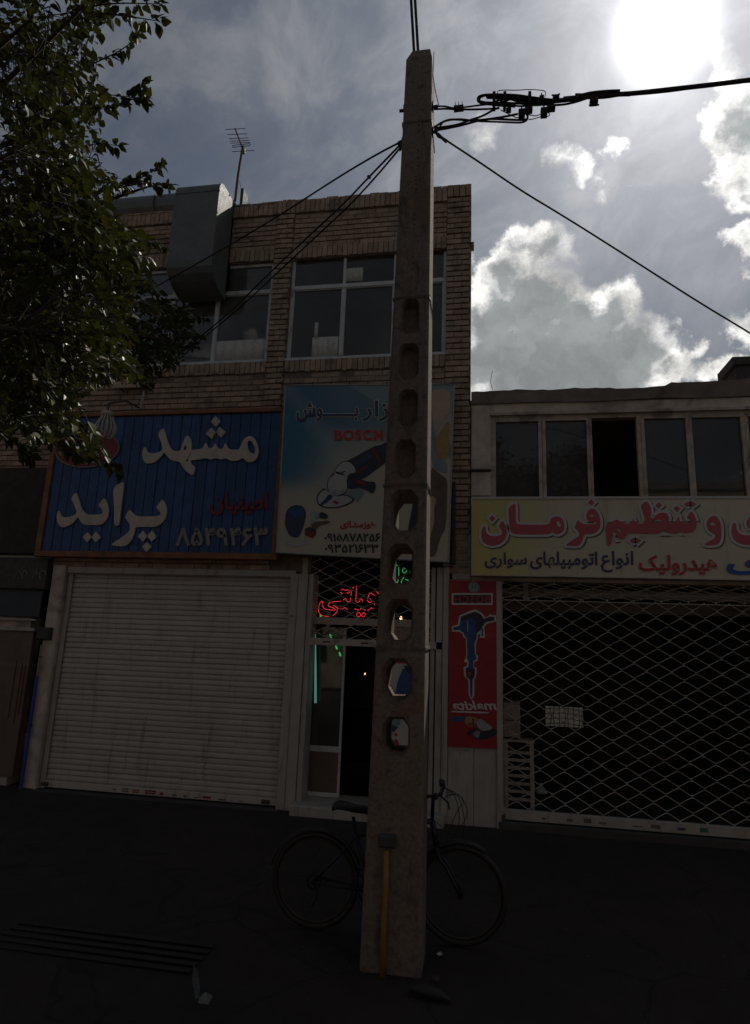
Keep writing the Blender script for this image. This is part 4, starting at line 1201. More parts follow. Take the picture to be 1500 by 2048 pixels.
text('lettering', '\uFBFC\uFEAD\uFE8D\uFEEE\uFEB3', (970, 1106, 1053, 1136), RY, .003, M_navy, ys, bold=.005)
text('lettering', '\uFBFC\uFE8E\uFEEC\uFEE0\uFBFF\uFE92\uFEE3\uFEEE\uFE97\uFE8D', (1061, 1104, 1194, 1138), RY, .003, M_navy, ys, bold=.005)
text('lettering', '\uFEC9\uFE8D\uFEEE\uFEE7\uFE8D', (1203, 1103, 1266, 1144), RY, .003, M_navy, ys, bold=.005)
text('lettering', '\uFB8F\uFBFF\uFEDF\uFEED\uFEAD\uFEAA\uFBFF\uFEEB', (1279, 1111, 1434, 1150), RY, .003, M_brightred, ys, bold=.007, halo=(M_signhalo, .004))
text('lettering', '\uFBFC', (1455, 1118, 1530, 1148), RY, .003, M_signblue, ys, bold=.012, halo=(M_signhalo, .004))

# ------------------------------------------------------------------ concrete utility pole
YF = -3.60
PD = .36
pole_c = at(781, 1930, YF)
up_ = empty('utility_pole', (pole_c.x, YF + PD / 2, 0), 'tall tapering concrete utility pole with octagonal holes down its face', 'utility pole')
LT, LBt = at(813, 97, YF), at(718, 1940, YF)
RT, RB = at(864, 93, YF), at(842, 1940, YF)
TOPZ = LT.z


def edgex(z, side):
    a, b = (LBt, LT) if side < 0 else (RB, RT)
    t = (z - a.z) / (b.z - a.z)
    return a.x + (b.x - a.x) * t


HOLES = [(804, 598, 838, 666, 0), (798, 687, 837, 758, 0), (797, 779, 835, 853, 0), (791, 879, 831, 955, 0),
         (781, 979, 836, 1064, 1), (775, 1087, 826, 1171, 1), (771, 1197, 825, 1287, 1), (764, 1315, 824, 1404, 1), (764, 1432, 819, 1515, 1)]
hz = []
for (a, b, c, d, th) in HOLES:
    A, B = at(a, b, YF), at(c, d, YF)
    hz.append(((A.x + B.x) / 2, (A.z + B.z) / 2, (B.x - A.x) / 2, (A.z - B.z) / 2, th))
mb = MB()


def octa(cx, cz, w, h, k=1.0, dx=0, cut=.52):
    w *= k; h2 = h - (1 - k) * w * 1.2 / max(k, .01)
    cw, chh = w * cut, w * .62
    return [(cx - cw + dx, cz + h2), (cx + cw + dx, cz + h2), (cx + w + dx, cz + h2 - chh), (cx + w + dx, cz - h2 + chh), (cx + cw + dx, cz - h2), (cx - cw + dx, cz - h2), (cx - w + dx, cz - h2 + chh), (cx - w + dx, cz + h2 - chh)]


BV = .018      # chamfer of the long edges


def face_poly(z0, z1, y, inset, hole=None):
    quad = [(edgex(z0, -1) + inset, z0), (edgex(z0, 1) - inset, z0), (edgex(z1, 1) - inset, z1), (edgex(z1, -1) + inset, z1)]
    loops = [[Vector((p[0], p[1], 0)) for p in quad]]
    if hole: loops.append([Vector((p[0], p[1], 0)) for p in hole])
    tri = tessellate_polygon(loops)
    allp = quad + (hole or [])
    mb.add([(p[0], y, p[1]) for p in allp], [tuple(t) for t in tri])


cuts = [TOPZ - .10]
hz.sort(key=lambda h: -h[1])
for i, h in enumerate(hz):
    cuts.append(h[1] + h[3] + .04)
    cuts.append(h[1] - h[3] - .04)
cuts.append(-.2)
for i in range(len(cuts) - 1):
    z1, z0 = cuts[i], cuts[i + 1]
    seg_hole = None
    if i % 2 == 1:
        h = hz[i // 2]
        dt = .085 if not h[4] else .07
        fo_ = octa(h[0], h[1], h[2], h[3])
        fi_ = octa(h[0], h[1], h[2], h[3], .80 if h[4] else .74)
        if h[4]:
            bk = octa(h[0], h[1], h[2], h[3], .80)
            face_poly(z0, z1, YF, BV, fo_); face_poly(z0, z1, YF + PD, BV, bk)
            yb = YF + PD - dt
            rings = [(fo_, YF), (fi_, YF + dt), (bk, YF + PD)]
        else:
            face_poly(z0, z1, YF, BV, fo_); face_poly(z0, z1, YF + PD, BV)
            rings = [(fo_, YF), (fi_, YF + dt)]
        for (a, ya), (b, yb_) in zip(rings[:-1], rings[1:]):
            vs = [(p[0], ya, p[1]) for p in a] + [(p[0], yb_, p[1]) for p in b]
            mb.add(vs, [(k, (k + 1) % 8, (k + 1) % 8 + 8, k + 8) for k in range(8)])
        if not h[4]:
            mb.add([(p[0], YF + dt, p[1]) for p in fi_], [tuple(range(8))])
    else:
        nseg = max(1, int((z1 - z0) / .4))
        for k in range(nseg):
            face_poly(z0 + (z1 - z0) * k / nseg, z0 + (z1 - z0) * (k + 1) / nseg, YF, BV)
            face_poly(z0 + (z1 - z0) * k / nseg, z0 + (z1 - z0) * (k + 1) / nseg, YF + PD, BV)
    # chamfers and sides
    for sgn in (-1, 1):
        e0, e1 = edgex(z0, sgn), edgex(z1, sgn)
        i0, i1 = e0 - sgn * BV, e1 - sgn * BV
        mb.add([(i0, YF, z0), (i1, YF, z1), (e1, YF + BV, z1), (e0, YF + BV, z0)], [(0, 1, 2, 3)])
        mb.add([(e0, YF + BV, z0), (e1, YF + BV, z1), (e1, YF + PD - BV, z1), (e0, YF + PD - BV, z0)], [(0, 1, 2, 3)])
        mb.add([(i0, YF + PD, z0), (i1, YF + PD, z1), (e1, YF + PD - BV, z1), (e0, YF + PD - BV, z0)], [(0, 1, 2, 3)])
# top
zt0 = TOPZ - .10
a, b = edgex(zt0, -1), edgex(zt0, 1)
mb.add([(a + BV, YF, zt0), (b - BV, YF, zt0), (b, YF + BV, zt0), (b, YF + PD - BV, zt0), (b - BV, YF + PD, zt0), (a + BV, YF + PD, zt0), (a, YF + PD - BV, zt0), (a, YF + BV, zt0),
        (a + .05, YF + .03, TOPZ), (b - .02, YF + .03, TOPZ), (b - .02, YF + PD - .03, TOPZ), (a + .05, YF + PD - .03, TOPZ)],
       [(0, 1, 9, 8), (1, 2, 9), (2, 3, 10, 9), (3, 4, 10), (4, 5, 11, 10), (5, 6, 11), (6, 7, 8, 11), (7, 0, 8), (8, 9, 10, 11)])
pm = mb.mesh('pole_shaft', M_pole, fixn=False)
bm = bmesh.new(); bm.from_mesh(pm); bmesh.ops.remove_doubles(bm, verts=bm.verts, dist=.0004); bmesh.ops.recalc_face_normals(bm, faces=bm.faces); bm.to_mesh(pm); bm.free()
link('pole_shaft', pm, up_)
# small climbing-bolt holes
for (cx, ys_) in ((832, (353, 360, 368, 379)), (829, (429, 439, 449)), (826, (514, 527)), (836, (300, 316, 332)), (838, (250, 262))):
    for y_ in ys_:
        c = at(cx, y_, YF - .001)
        MB().tube([(c.x, YF - .0015, c.z), (c.x, YF + .004, c.z)], .0075, 8).build('bolt_hole', M_black, up_)
# wire wraps
for zy in (245, 596, 972, 1302):
    zc = Z(840, zy, YF)
    l, r = edgex(zc, -1), edgex(zc, 1)
    for dz in (0, .012):
        z_ = zc + dz
        MB().tube([(l - .004, YF - .004, z_), (r + .004, YF - .005, z_ + .006), (r + .005, YF + PD + .004, z_ + .02), (l - .004, YF + PD + .004, z_ + .004)], .004, 5, closed=True).build('wire_wrap', M_duct, up_)
    if zy in (596, 972): MB().tube([(r + .002, YF - .004, zc + .004), (r + .012, YF - .016, zc - .03), (r + .010, YF - .008, zc - .07)], .004, 5).build('wire_end', M_duct, up_)
# through-bolt stubs at the cable height
for (px, py, sgn) in ((808, 221, -1), (872, 213, 1), (806, 286, -1), (872, 264, 1)):
    c = at(px, py, YF + .1)
    MB().tube([(edgex(c.z, sgn), c.y, c.z), (edgex(c.z, sgn) + sgn * .05, c.y, c.z)], .013, 8).build('bolt', M_iron, up_)
    MB().box(edgex(c.z, sgn) + (sgn * .008) - .006, edgex(c.z, sgn) + (sgn * .008) + .006, c.y - .03, c.y + .03, c.z - .03, c.z + .03).build('washer_plate', M_iron, up_)
# cement plug, rust and yellow conduit at the foot
a = at(758, 1668, YF - .03); b = at(791, 1698, YF - .03)
mbp = MB().bbox(a.x, b.x, YF - .045, YF + .01, b.z, a.z, .014).build('cement_plug', M_kerb, up_)
yc = empty('yellow_conduit', (at(767, 1900, YF - .03).x, YF - .03, 0), 'yellow plastic conduit running up the foot of the concrete pole', 'pipe')
t_, b_ = at(773, 1700, YF - .028), at(766, 1935, YF - .028)
b_.z = max(b_.z, .0)
MB().tube([t_, t_.lerp(b_, .35) + Vector((.003, 0, 0)), t_.lerp(b_, .7) - Vector((.004, 0, 0)), (b_.x, b_.y, -.01)], .019, 10).build('tube', M_yellow, yc, smooth=True)

# steel pair rising from the pole top
for (p0_, p1_) in (((829, 97), (818, -70)), ((837, 96), (826, -70))):
    rp = empty('top_rod', at(p0_[0], p0_[1], YF + .12), 'dark steel rod rising from the head of the concrete pole, the %s of the pair' % ('left' if p0_[0] == 829 else 'right'), 'rod')
    MB().tube([at(p0_[0], p0_[1] + 22, YF + .12), at(p1_[0], p1_[1], YF + .12)], .0125, 8).build('rod', M_cable, rp)

# ------------------------------------------------------------------ overhead cables
YC = YF + .1


def cable(name, label, pts, r, n=7, group=None, mt=M_cable, parent=None):
    o = MB().tube(pts, r, n).build(name, mt, parent, smooth=True)
    if parent is None: tag(o, label, 'cable', group)
    return o


def pxs(lst, Y, dy=0.0): return [at(x, y, Y + (dy * i / max(1, len(lst) - 1))) for i, (x, y) in enumerate(lst)]


def smoothp(p, it=2):
    for _ in range(it):
        q = [p[0]]
        for a, b in zip(p[:-1], p[1:]): q += [a.lerp(b, .25), a.lerp(b, .75)]
        q.append(p[-1]); p = q
    return p


CB = lambda l: [(860 + x / 3.75, 80 + y / 3.75) for (x, y) in l]
trunk = empty('trunk_cable', at(1200, 195, YC), 'thick twisted black cable trunk leaving the pole to the right under the sun', 'cable')
main = CB([(420, 425), (560, 425), (700, 455), (850, 465), (1000, 452), (1100, 440), (1200, 420), (1330, 410), (1500, 404)]) + [(1330, 180), (1420, 170), (1500, 160), (1640, 142)]
MB().tube(smoothp(pxs(main, YC)), [.006 + .0] * 1 + [.018] * (len(smoothp(pxs(main, YC))) - 1), 8).build('cable_core', M_cable, trunk, smooth=True)
k = 0
for lst, r in ((CB([(1000, 452), (1100, 430), (1180, 402), (1300, 388), (1400, 384), (1425, 384)]), .014), (CB([(1000, 440), (1120, 428), (1230, 430), (1330, 425), (1420, 408), (1500, 408)]), .016),
               ([(1150, 190), (1250, 190), (1350, 181), (1430, 167), (1500, 163), (1600, 148)], .013),
               (CB([(700, 455), (800, 470), (900, 490), (1000, 486), (1095, 466), (1200, 430)]), .009)):
    MB().tube(smoothp(pxs(lst, YC + .015 * (k - 1))), r, 7).build('cable_strand', M_cable, trunk, smooth=True); k += 1
loopc = empty('cable_coil', at(990, 200, YC), 'coiled loops of black cable tied beside the head of the pole', 'cable')
random.seed(3)
LOOPS = [[(700, 470), (600, 480), (460, 485), (380, 478), (352, 450), (365, 420), (420, 408), (560, 408), (700, 420), (830, 440), (950, 455)],
         [(720, 480), (560, 470), (430, 470), (378, 462), (362, 445), (385, 422), (450, 412), (600, 425), (740, 450), (900, 470)],
         [(640, 500), (500, 490), (420, 480), (375, 466), (368, 440), (400, 414), (520, 410), (640, 410), (780, 432), (920, 448)],
         [(470, 470), (540, 440), (640, 445), (700, 470), (800, 480), (900, 478)], [(480, 430), (560, 470), (660, 500), (760, 490), (860, 470)],
         [(440, 415), (560, 430), (650, 460), (720, 490), (820, 490), (930, 480)], [(520, 490), (600, 440), (700, 430), (800, 445), (900, 452)]]
for i, l in enumerate(LOOPS):
    MB().tube(smoothp(pxs(CB(l), YC - .04 + i * .013)), .0085 if i < 3 else .0075, 6).build('coil_turn', M_cable, loopc, smooth=True)
for x_ in (480, 560, 745):
    c = at(860 + x_ / 3.75, 80 + 455 / 3.75, YC)
    MB().box(c.x - .012, c.x + .012, YC - .06, YC + .06, c.z - .05, c.z + .035).build('tie', M_cable, loopc)
WIR = [(CB([(505, 405), (505, 380), (560, 374), (650, 378), (740, 370), (830, 376), (862, 382), (868, 400), (862, 425)]), .0035, 'thin wire bent into a flat hoop above the coiled cable'),
       (CB([(30, 520), (120, 515), (180, 520), (300, 522), (440, 518), (520, 512)]), .008, 'black service cable from the pole to the coil, lower of two'),
       (CB([(30, 500), (110, 495), (180, 515), (290, 500), (380, 488), (470, 480)]), .007, 'black service cable from the pole to the coil, upper of two'),
       (CB([(30, 655), (120, 600), (200, 595), (290, 605), (380, 600), (470, 590), (560, 575), (660, 555)]), .009, 'black cable rising from the pole to the terminal box, top one of the lower bunch'),
       (CB([(30, 680), (120, 665), (240, 640), (350, 608), (450, 590), (600, 598), (700, 602), (735, 590), (730, 550)]), .009, 'black cable looping under the terminal box from the pole'),
       (CB([(30, 662), (200, 640), (300, 600), (400, 570), (480, 520), (520, 508)]), .009, 'black cable slanting up from the pole to the coil'),
       (CB([(60, 680), (90, 620), (120, 605), (220, 590), (350, 610), (440, 612), (600, 618), (700, 622), (740, 590), (718, 545)]), .0075, 'black cable with the lowest sagging loop beside the pole'),
       (CB([(530, 525), (600, 560), (660, 590), (700, 560)]), .004, 'thin wire sagging from the coil to the terminal box'),
       (CB([(740, 560), (790, 572), (850, 550), (880, 540), (900, 555), (890, 575), (830, 575), (780, 592), (740, 598)]), .004, 'thin looped wire between the two terminal boxes'),
       ([(866, 150), (870, 180), (878, 212)], .004, 'thin black wire coming down the right edge of the pole head'),
       ([(868, 104), (866, 150)], .0035, 'thin dark wire stapled to the top corner of the pole')]
for (l, r, lab) in WIR:
    cable('service_cable', lab, smoothp(pxs(l, YC)), r)
for i, (x, y, w, h_) in enumerate(((215, 508, 32, 12), (688, 548, 20, 26), (740, 522, 24, 14), (855, 540, 20, 28), (908, 508, 26, 14), (945, 430, 20, 14), (838, 430, 14, 8), (1230, 458, 24, 18), (590, 522, 16, 7))):
    c = at(860 + x / 3.75, 80 + y / 3.75, YC - .02)
    s_ = c.y - CAM.y; kx = w / 3.75 / FPX * s_ * 1.35; kz = h_ / 3.75 / FPX * s_ * 1.35
    j = empty('cable_clamp', c, ['black terminal block with three small spikes close to the pole', 'black terminal box under the middle of the coiled cable', 'black connector just right of the middle terminal box', 'black terminal box with a looped wire, right of the coil', 'black connector hanging right under the cable trunk', 'small winged clamp on top of the cable trunk', 'small clip where the hoop wire meets the trunk', 'jagged clamp hanging under the trunk below the sun', 'small clip under the left part of the coil'][i], 'clamp')
    MB().bbox(c.x - kx, c.x + kx, c.y - .02, c.y + .03, c.z - kz, c.z + kz, .006).build('clamp_body', M_cable, j)
    if i == 0:
        for q_ in (-.7, 0, .7): MB().tube([(c.x + kx * q_, c.y, c.z + kz), (c.x + kx * q_, c.y, c.z + kz + .05)], [.005, .002], 5).build('spike', M_cable, j)
    elif i in (5, 7):
        MB().tube([(c.x - kx * 1.3, c.y, c.z - kz * (1.6 if i == 7 else -1.6)), (c.x, c.y, c.z - kz * (.8 if i == 7 else -.8)), (c.x + kx * 1.2, c.y, c.z - kz * (1.9 if i == 7 else -1.7))], .007, 5).build('clamp_wing', M_cable, j)
    else:
        MB().tube([(c.x, c.y, c.z + kz), (c.x, c.y, c.z + kz + .03)], .006, 5).build('hook', M_cable, j)
# long spans
spanr = catenary(at(872, 266, YC), at(1640, 740, -1.2), .0, 4)
l = [(872, 266), (885, 276), (960, 325), (1040, 380), (1120, 428), (1200, 478), (1300, 542), (1400, 606), (1500, 666), (1640, 752)]
cable('span_cable', 'black cable sloping down to the right from the pole across the clouds', smoothp(pxs(l, YC, 1.8)), .0085)
dg_ = at(890, 280, YC)
MB().tube([at(873, 266, YC), at(878, 272, YC), at(884, 276, YC), at(893, 283, YC)], [.012, .018, .012, .016], 7).build('dead_end_grip', M_iron)
tag(bpy.data.objects['dead_end_grip'], 'knotted grip holding the right-hand sloping cable to the pole', 'clamp')
for i, (l, r, lab) in enumerate((([(803, 283), (760, 305), (700, 340), (640, 378), (560, 430), (480, 478), (400, 524), (300, 580), (215, 625), (120, 680)], .009, 'single black cable sloping down left from the pole over the duct'),
                  ([(802, 288), (740, 352), (690, 405), (620, 470), (540, 545), (460, 625), (380, 690), (318, 745)], .009, 'upper black cable of the pair running from the pole down to the lamp arm'),
                  ([(803, 293), (750, 356), (700, 410), (630, 475), (550, 550), (470, 625), (400, 680), (330, 745)], .0085, 'lower black cable of the pair running from the pole down to the lamp arm'))):
    Lp = [at(x, y, YC + (YC * -1 - .25) * (t / (len(l) - 1))) for t, (x, y) in enumerate(l)]
    cable('span_cable', lab, smoothp(Lp, 1), r)
MB().tube([at(797, 286, YC), at(803, 282, YC), at(804, 292, YC), at(799, 300, YC)], .014, 6).build('anchor_knot', M_iron)
tag(bpy.data.objects['anchor_knot'], 'dark knotted anchor on the left edge of the pole where three cables start', 'clamp')
MB().tube([at(736, 352, YC + .4), at(740, 356, YC + .4)], .014, 6).build('cable_clip', M_iron)
tag(bpy.data.objects['cable_clip'], 'small clip on the double cable left of the pole head', 'clamp')
# thin wires on the facade
MB().tube([at(430, 742, -.03), at(395, 757, -.03), at(355, 772, -.03)], .005, 4).build('facade_wire', M_letterdim)
tag(bpy.data.objects['facade_wire'], 'thin pale wire on the bricks sloping down left from under the window', 'wire')
MB().tube([at(430, 742, -.035), at(470, 770, -.035), at(500, 795, -.035), at(518, 803, -.035)], .005, 4).build('facade_wire', M_letterdim)
tag(bpy.data.objects['facade_wire.001'], 'thin pale wire on the bricks sloping down right towards the billboard', 'wire')

# ------------------------------------------------------------------ lattice above the door, door, neon
dg = empty('door_grille', ((DR[0] + DR[1]) / 2, .04, Z(700, 1285, .04)), 'diamond lattice grille fixed above the open shop door', 'grille')
YG = .03
gx0, gx1 = X(615, 1180, YG), X(884, 1180, YG)
gz1, gz0 = ZD - .03, Z(690, 1278, YG)
MB().box(gx0 - .08, gx1 + .04, YG - .03, YG + .06, gz0 - .085, gz0).build('bottom_rail', M_cream, dg)
MB().box(gx0 - .08, gx0 - .01, YG - .02, YG + .04, gz0, gz1).build('side_rail', M_cream, dg)
MB().box(gx0 - .01, gx1 + .04, YG + .10, YG + .14, Z(700, 1250, YG + .1), Z(700, 1236, YG + .1)).build('cross_rail', M_cream, dg)
for (xa) in (.25, .75, 1.3):
    MB().box(gx0 + xa, gx0 + xa + .10, YG - .033, YG - .031, gz0 - .055, gz0 - .035).build('maker_plate', M_iron, dg)


def lattice(x0, x1, z0, z1, w, h, Y, r, mt, parent, name='lattice_rod', nodes=True, jit=.004, phase=0.0):
    rowsn = int(round((z1 - z0) / (h / 2)))
    for k in range(rowsn):
        za = z0 + (z1 - z0) * k / rowsn; zb = z0 + (z1 - z0) * (k + 1) / rowsn
        mb = MB(); pts = []
        n = int((x1 - x0) / (w / 2)) + 1
        for i in range(n + 1):
            x = x0 + i * w / 2
            if x > x1 + .01: break
            up = (i + k) % 2 == 0
            pts.append((x + rnd.uniform(-jit, jit), Y + (.006 if up else -.0), (za if up else zb) + (r * .8 if up else -r * .8)))
        mb.tube(pts, r, 4)
        if nodes:
            for (x, y, z) in pts:
                mb.box(x - r * 1.7, x + r * 1.7, Y - r * 1.5, Y + r, z - r * 2.2, z + r * 2.2)
        o = mb.build(name, mt, parent)


dwx = X(700, 1180, YG) - X(655, 1180, YG)
lattice(gx0, gx1, gz0, gz1, dwx, .165, YG, .006, M_rod, dg)
# door: aluminium leaf ajar on the left, open dark gap on the right
sdr = empty('shop_door', (DR[0] + .1, .25, .1), 'narrow metal and glass shop door standing open behind the pole', 'door')
YDr = .30
da, db_ = X(612, 1450, YDr), X(684, 1450, YDr)
dzb, dzt = .12, Z(640, 1292, YDr) + .25
zmid = Z(650, 1497, YDr)
fm = MB()
fm.box(da, da + .035, YDr, YDr + .04, dzb, dzt).box(db_ - .03, db_, YDr, YDr + .04, dzb, dzt).box(da + .035, db_ - .03, YDr, YDr + .04, zmid - .04, zmid + .03).box(da + .035, db_ - .03, YDr, YDr + .04, dzb, dzb + .05)
fm.build('door_frame', M_alu, sdr)
MB().box(da + .035, db_ - .03, YDr + .015, YDr + .02, zmid + .03, dzt).build('pane', M_glass2, sdr)
MB().box(da + .035, db_ - .03, YDr + .01, YDr + .03, dzb + .05, zmid - .04).build('lower_panel', M_pinkdoor, sdr)
nb1 = 7
for i in range(nb1):
    xx = da + .05 + i * (db_ - da - .1) / nb1
    MB().box(xx, xx + .012, YDr + .004, YDr + .01, dzb + .05, zmid - .04).build('panel_rib', M_pinkdoor, sdr)
# neon: red script and green figures behind the grille
YN = .16
nr = empty('red_neon_sign', at(700, 1210, YN), 'red neon Persian script glowing behind the lattice above the door', 'neon sign')
NN = lambda l: [(610 + x / 6.0, 1120 + y / 6.0) for (x, y) in l]
REDS = [[(205, 490), (185, 505), (165, 550), (158, 600), (175, 645), (215, 672), (285, 678)],
        [(205, 490), (212, 520), (210, 555), (235, 590), (300, 600), (365, 602), (355, 580), (310, 568), (272, 550), (290, 515), (350, 498), (430, 497)],
        [(335, 545), (370, 555), (392, 585), (385, 620), (360, 650), (335, 668)],
        [(370, 562), (420, 590), (455, 588), (478, 565), (500, 590), (515, 592)], [(590, 585), (640, 600), (660, 598), (675, 575), (700, 598), (760, 606), (790, 580), (805, 572), (820, 590)],
        [(645, 625), (612, 655), (645, 690), (675, 658), (645, 625)], [(705, 630), (674, 660), (700, 690), (730, 655), (705, 630)],
        [(425, 385), (460, 412), (488, 388), (520, 402), (540, 380), (515, 352), (485, 368), (455, 348), (430, 362)],
        [(590, 318), (555, 350), (552, 430)], [(548, 450), (548, 490), (520, 506), (495, 490), (490, 460), (465, 470), (462, 485)],
        [(620, 310), (614, 400), (608, 495), (630, 508), (655, 500), (662, 465), (690, 472), (688, 500)],
        [(838, 430), (790, 390), (768, 415), (750, 470)], [(745, 482), (775, 515), (805, 495), (780, 465)], [(835, 540), (828, 512)], [(860, 380), (900, 420), (880, 480), (920, 500)]]
for l in REDS: MB().tube(smoothp(pxs(NN(l), YN), 1), .0032, 5).build('neon_tube', M_neonred, nr, smooth=True)
ng = empty('green_neon_sign', at(803, 1150, YN), 'green neon figures seen through a hole in the pole', 'neon sign')
for l in ([(1060, 105), (1105, 55)], [(1112, 58), (1126, 90), (1124, 190)], [(1058, 125), (1055, 180), (1068, 235)], [(1122, 205), (1116, 250), (1108, 288)], [(1190, 95), (1160, 130), (1190, 162), (1225, 130), (1190, 95)], [(1190, 205), (1165, 235), (1150, 265), (1175, 295)], [(1205, 228), (1225, 242), (1252, 245)]):
    MB().tube(smoothp(pxs(NN(l), YN), 1), .0045, 5).build('neon_tube', M_neongreen, ng, smooth=True)
tl = empty('teal_tube_light', at(631, 1400, .2), 'pale teal fluorescent tube hanging upright inside the shop door', 'lamp')
MB().tube([at(631, 1406, .2), at(631, 1340, .2), at(631, 1292, .2), at(631, 1268, .2)], [.018, .015, .008, .003], 8).build('tube', M_neonteal, tl, smooth=True)
MB().tube([at(631, 1268, .2), at(632, 1235, .2)], .002, 4).build('cord', M_cable, tl)
ga = empty('green_arrow_light', at(660, 1270, .18), 'slanting row of small green light segments in the shop doorway', 'light')
for (x, y, l_) in ((190, 680, 20), (307, 912, 22), (378, 1050, 24), (420, 1130, 26)):
    a_, b_ = at(610 + (x - 9) / 6, 1120 + (y - l_) / 6, .18), at(610 + (x + 9) / 6, 1120 + (y + l_) / 6, .18)
    MB().tube([a_, a_.lerp(b_, .3), a_.lerp(b_, .8), b_], [.004, .012, .012, .003], 5).build('light_segment', M_neongreen, ga)
for (px, py, yy, r_, lab) in ((802, 1237, .9, .022, 'warm yellow bulb seen through the pole hole above the grey board'), (730, 1348, 1.5, .012, 'tiny warm light deep inside the dark doorway')):
    c = at(px, py, yy)
    o = MB().lathe([(0, -r_), (r_ * .7, -r_ * .7), (r_, 0), (r_ * .6, r_ * .8), (r_ * .3, r_ * 1.5), (0, r_ * 1.5)], c, 10).build('small_bulb', M_bulb, smooth=True)
    tag(o, lab, 'lamp')
MB().bbox(X(765, 1262, .75), X(845, 1262, .75), .75, .79, Z(800, 1285, .75), Z(800, 1248, .75), .004).build('grey_board', M_plaster)
tag(bpy.data.objects['grey_board'], 'grey board inside the shop seen through the seventh hole of the pole', 'board')

# white poster board behind the pole in the doorway
YW = -.06
wb = empty('white_poster_board', at(800, 1530, YW), 'white poster board with blue tools, seen through the two lowest holes of the pole', 'poster')
a, b = at(752, 1312, YW), at(846, 1534, YW)
MB().box(a.x, b.x, YW, YW + .02, b.z, a.z).build('board', M_signwhite, wb)
MB().box(a.x, b.x, YW - .003, YW - .0005, Z(800, 1327, YW), a.z).build('red_header', M_brightred, wb)
P4 = ((560, 1100), 3.658)
pr('blue_tool', [(905, 850), (960, 900), (1000, 960), (955, 1060), (910, 1085), (840, 1070), (860, 960)], M_posterblue, P4, Y=YW - .001, parent=wb)
pr('tool_top', [(905, 845), (965, 850), (965, 905), (935, 905)], M_posterdark, P4, dy=.003, Y=YW - .001, parent=wb, sm=False)
pr('light_tool', [(795, 1238), (885, 1228), (880, 1270), (860, 1300), (800, 1285)], M_teal, P4, Y=YW - .001, parent=wb)
pr('tool_neck', [(790, 1268), (868, 1298), (845, 1312), (838, 1332), (795, 1322)], M_navy, P4, dy=.003, Y=YW - .001, parent=wb, sm=False)
for dx in (0, 18):
    pr('tool_line', [(800 + dx, 1335), (806 + dx, 1335), (768 + dx, 1450), (762 + dx, 1450)], M_posterblue, P4, Y=YW - .001, parent=wb, sm=False)
pr('letter_dot', [(848, 1370), (862, 1385), (848, 1400), (834, 1385)], M_brightred, ((560, 1091), 3.658), Y=YW - .001, parent=wb, sm=False)
pr('letter_ze', [(845, 1408), (872, 1440), (872, 1485), (850, 1510), (790, 1505), (790, 1480), (835, 1488), (852, 1470), (835, 1430)], M_brightred, ((560, 1091), 3.658), Y=YW - .001, parent=wb)
pr('red_letters', [(875, 1485), (915, 1480), (920, 1530), (860, 1530)], M_brightred, P4, Y=YW - .001, parent=wb)

# ------------------------------------------------------------------ red poster on the stone pillar
YQ = -.045
rp = empty('red_tool_poster', at(945, 1495, YQ), 'tall red poster with a blue breaker hammer and mirrored BOSCH and makita lettering', 'poster')
quad_panel('sheet', (at(898.6, 1160, YQ), at(995, 1163, YQ), at(993.7, 1498, YQ), at(896.5, 1493, YQ)), .006, M_poster, rp)
A1 = ((880, 1150), 10.24); B1 = ((880, 1330), 10.78)
BA = lambda l: [((880 + x / 10.78 - 880) * 10.24, (1330 + y / 10.78 - 1150) * 10.24) for (x, y) in l]
PQ = YQ - .002
white = [(730, 705), (860, 780), (935, 880), (1045, 795), (1060, 830), (1140, 820), (1155, 950), (960, 1000), (900, 1080), (910, 1130), (925, 1285), (820, 1285), (820, 1200), (775, 1220), (770, 1300), (740, 1400), (735, 1620), (780, 1650), (770, 1760), (700, 1780), (700, 1880), (750, 1900)] \
    + BA([(790, 50), (790, 180), (740, 330), (740, 650), (680, 750), (620, 650), (610, 330), (520, 230), (505, 50)]) \
    + [(490, 1890), (545, 1860), (560, 1790), (490, 1780), (540, 1650), (530, 1300), (470, 1270), (470, 1210), (390, 1160), (250, 1165), (240, 1050), (360, 1015), (400, 830), (640, 725)]
blue = [(730, 750), (840, 810), (900, 900), (1030, 850), (1110, 860), (1115, 930), (930, 965), (860, 1080), (885, 1110), (880, 1250), (850, 1250), (850, 1120), (760, 1190), (750, 1290), (710, 1400), (715, 1620), (745, 1650), (740, 1740), (680, 1750), (690, 1900), (720, 1930)] \
    + BA([(750, 70), (750, 230), (700, 330), (700, 640), (675, 710), (650, 640), (645, 330), (560, 240), (550, 70)]) \
    + [(520, 1910), (580, 1880), (590, 1760), (540, 1700), (560, 1640), (550, 1300), (500, 1240), (490, 1190), (400, 1120), (280, 1130), (270, 1075), (400, 1040), (430, 850), (640, 770)]
pr('hammer_outline', white, M_signhalo, A1, Y=PQ, parent=rp, sm=False)
pr('hammer_body', blue, M_posterblue, A1, dy=.003, Y=PQ, parent=rp, sm=False)
pr('hammer_dark_side', [(430, 850), (640, 770), (730, 750), (840, 810), (900, 900), (1030, 850), (1110, 860), (1115, 930), (930, 965), (850, 1070), (760, 1190), (720, 1100), (740, 950), (640, 880), (430, 940)], M_posterdark, A1, dy=.006, Y=PQ, parent=rp, sm=False)
pr('chuck', BA([(560, 80), (740, 80), (745, 230), (690, 320), (650, 320), (575, 230)]), M_posterdark, A1, dy=.006, Y=PQ, parent=rp)
pr('chuck_mark', BA([(600, 150), (660, 150), (665, 240), (620, 240)]), M_brightred, A1, dy=.009, Y=PQ, parent=rp)
pr('small_print', [(560, 950), (575, 950), (575, 1160), (560, 1160)], M_signhalo, A1, dy=.009, Y=PQ, parent=rp, sm=False)
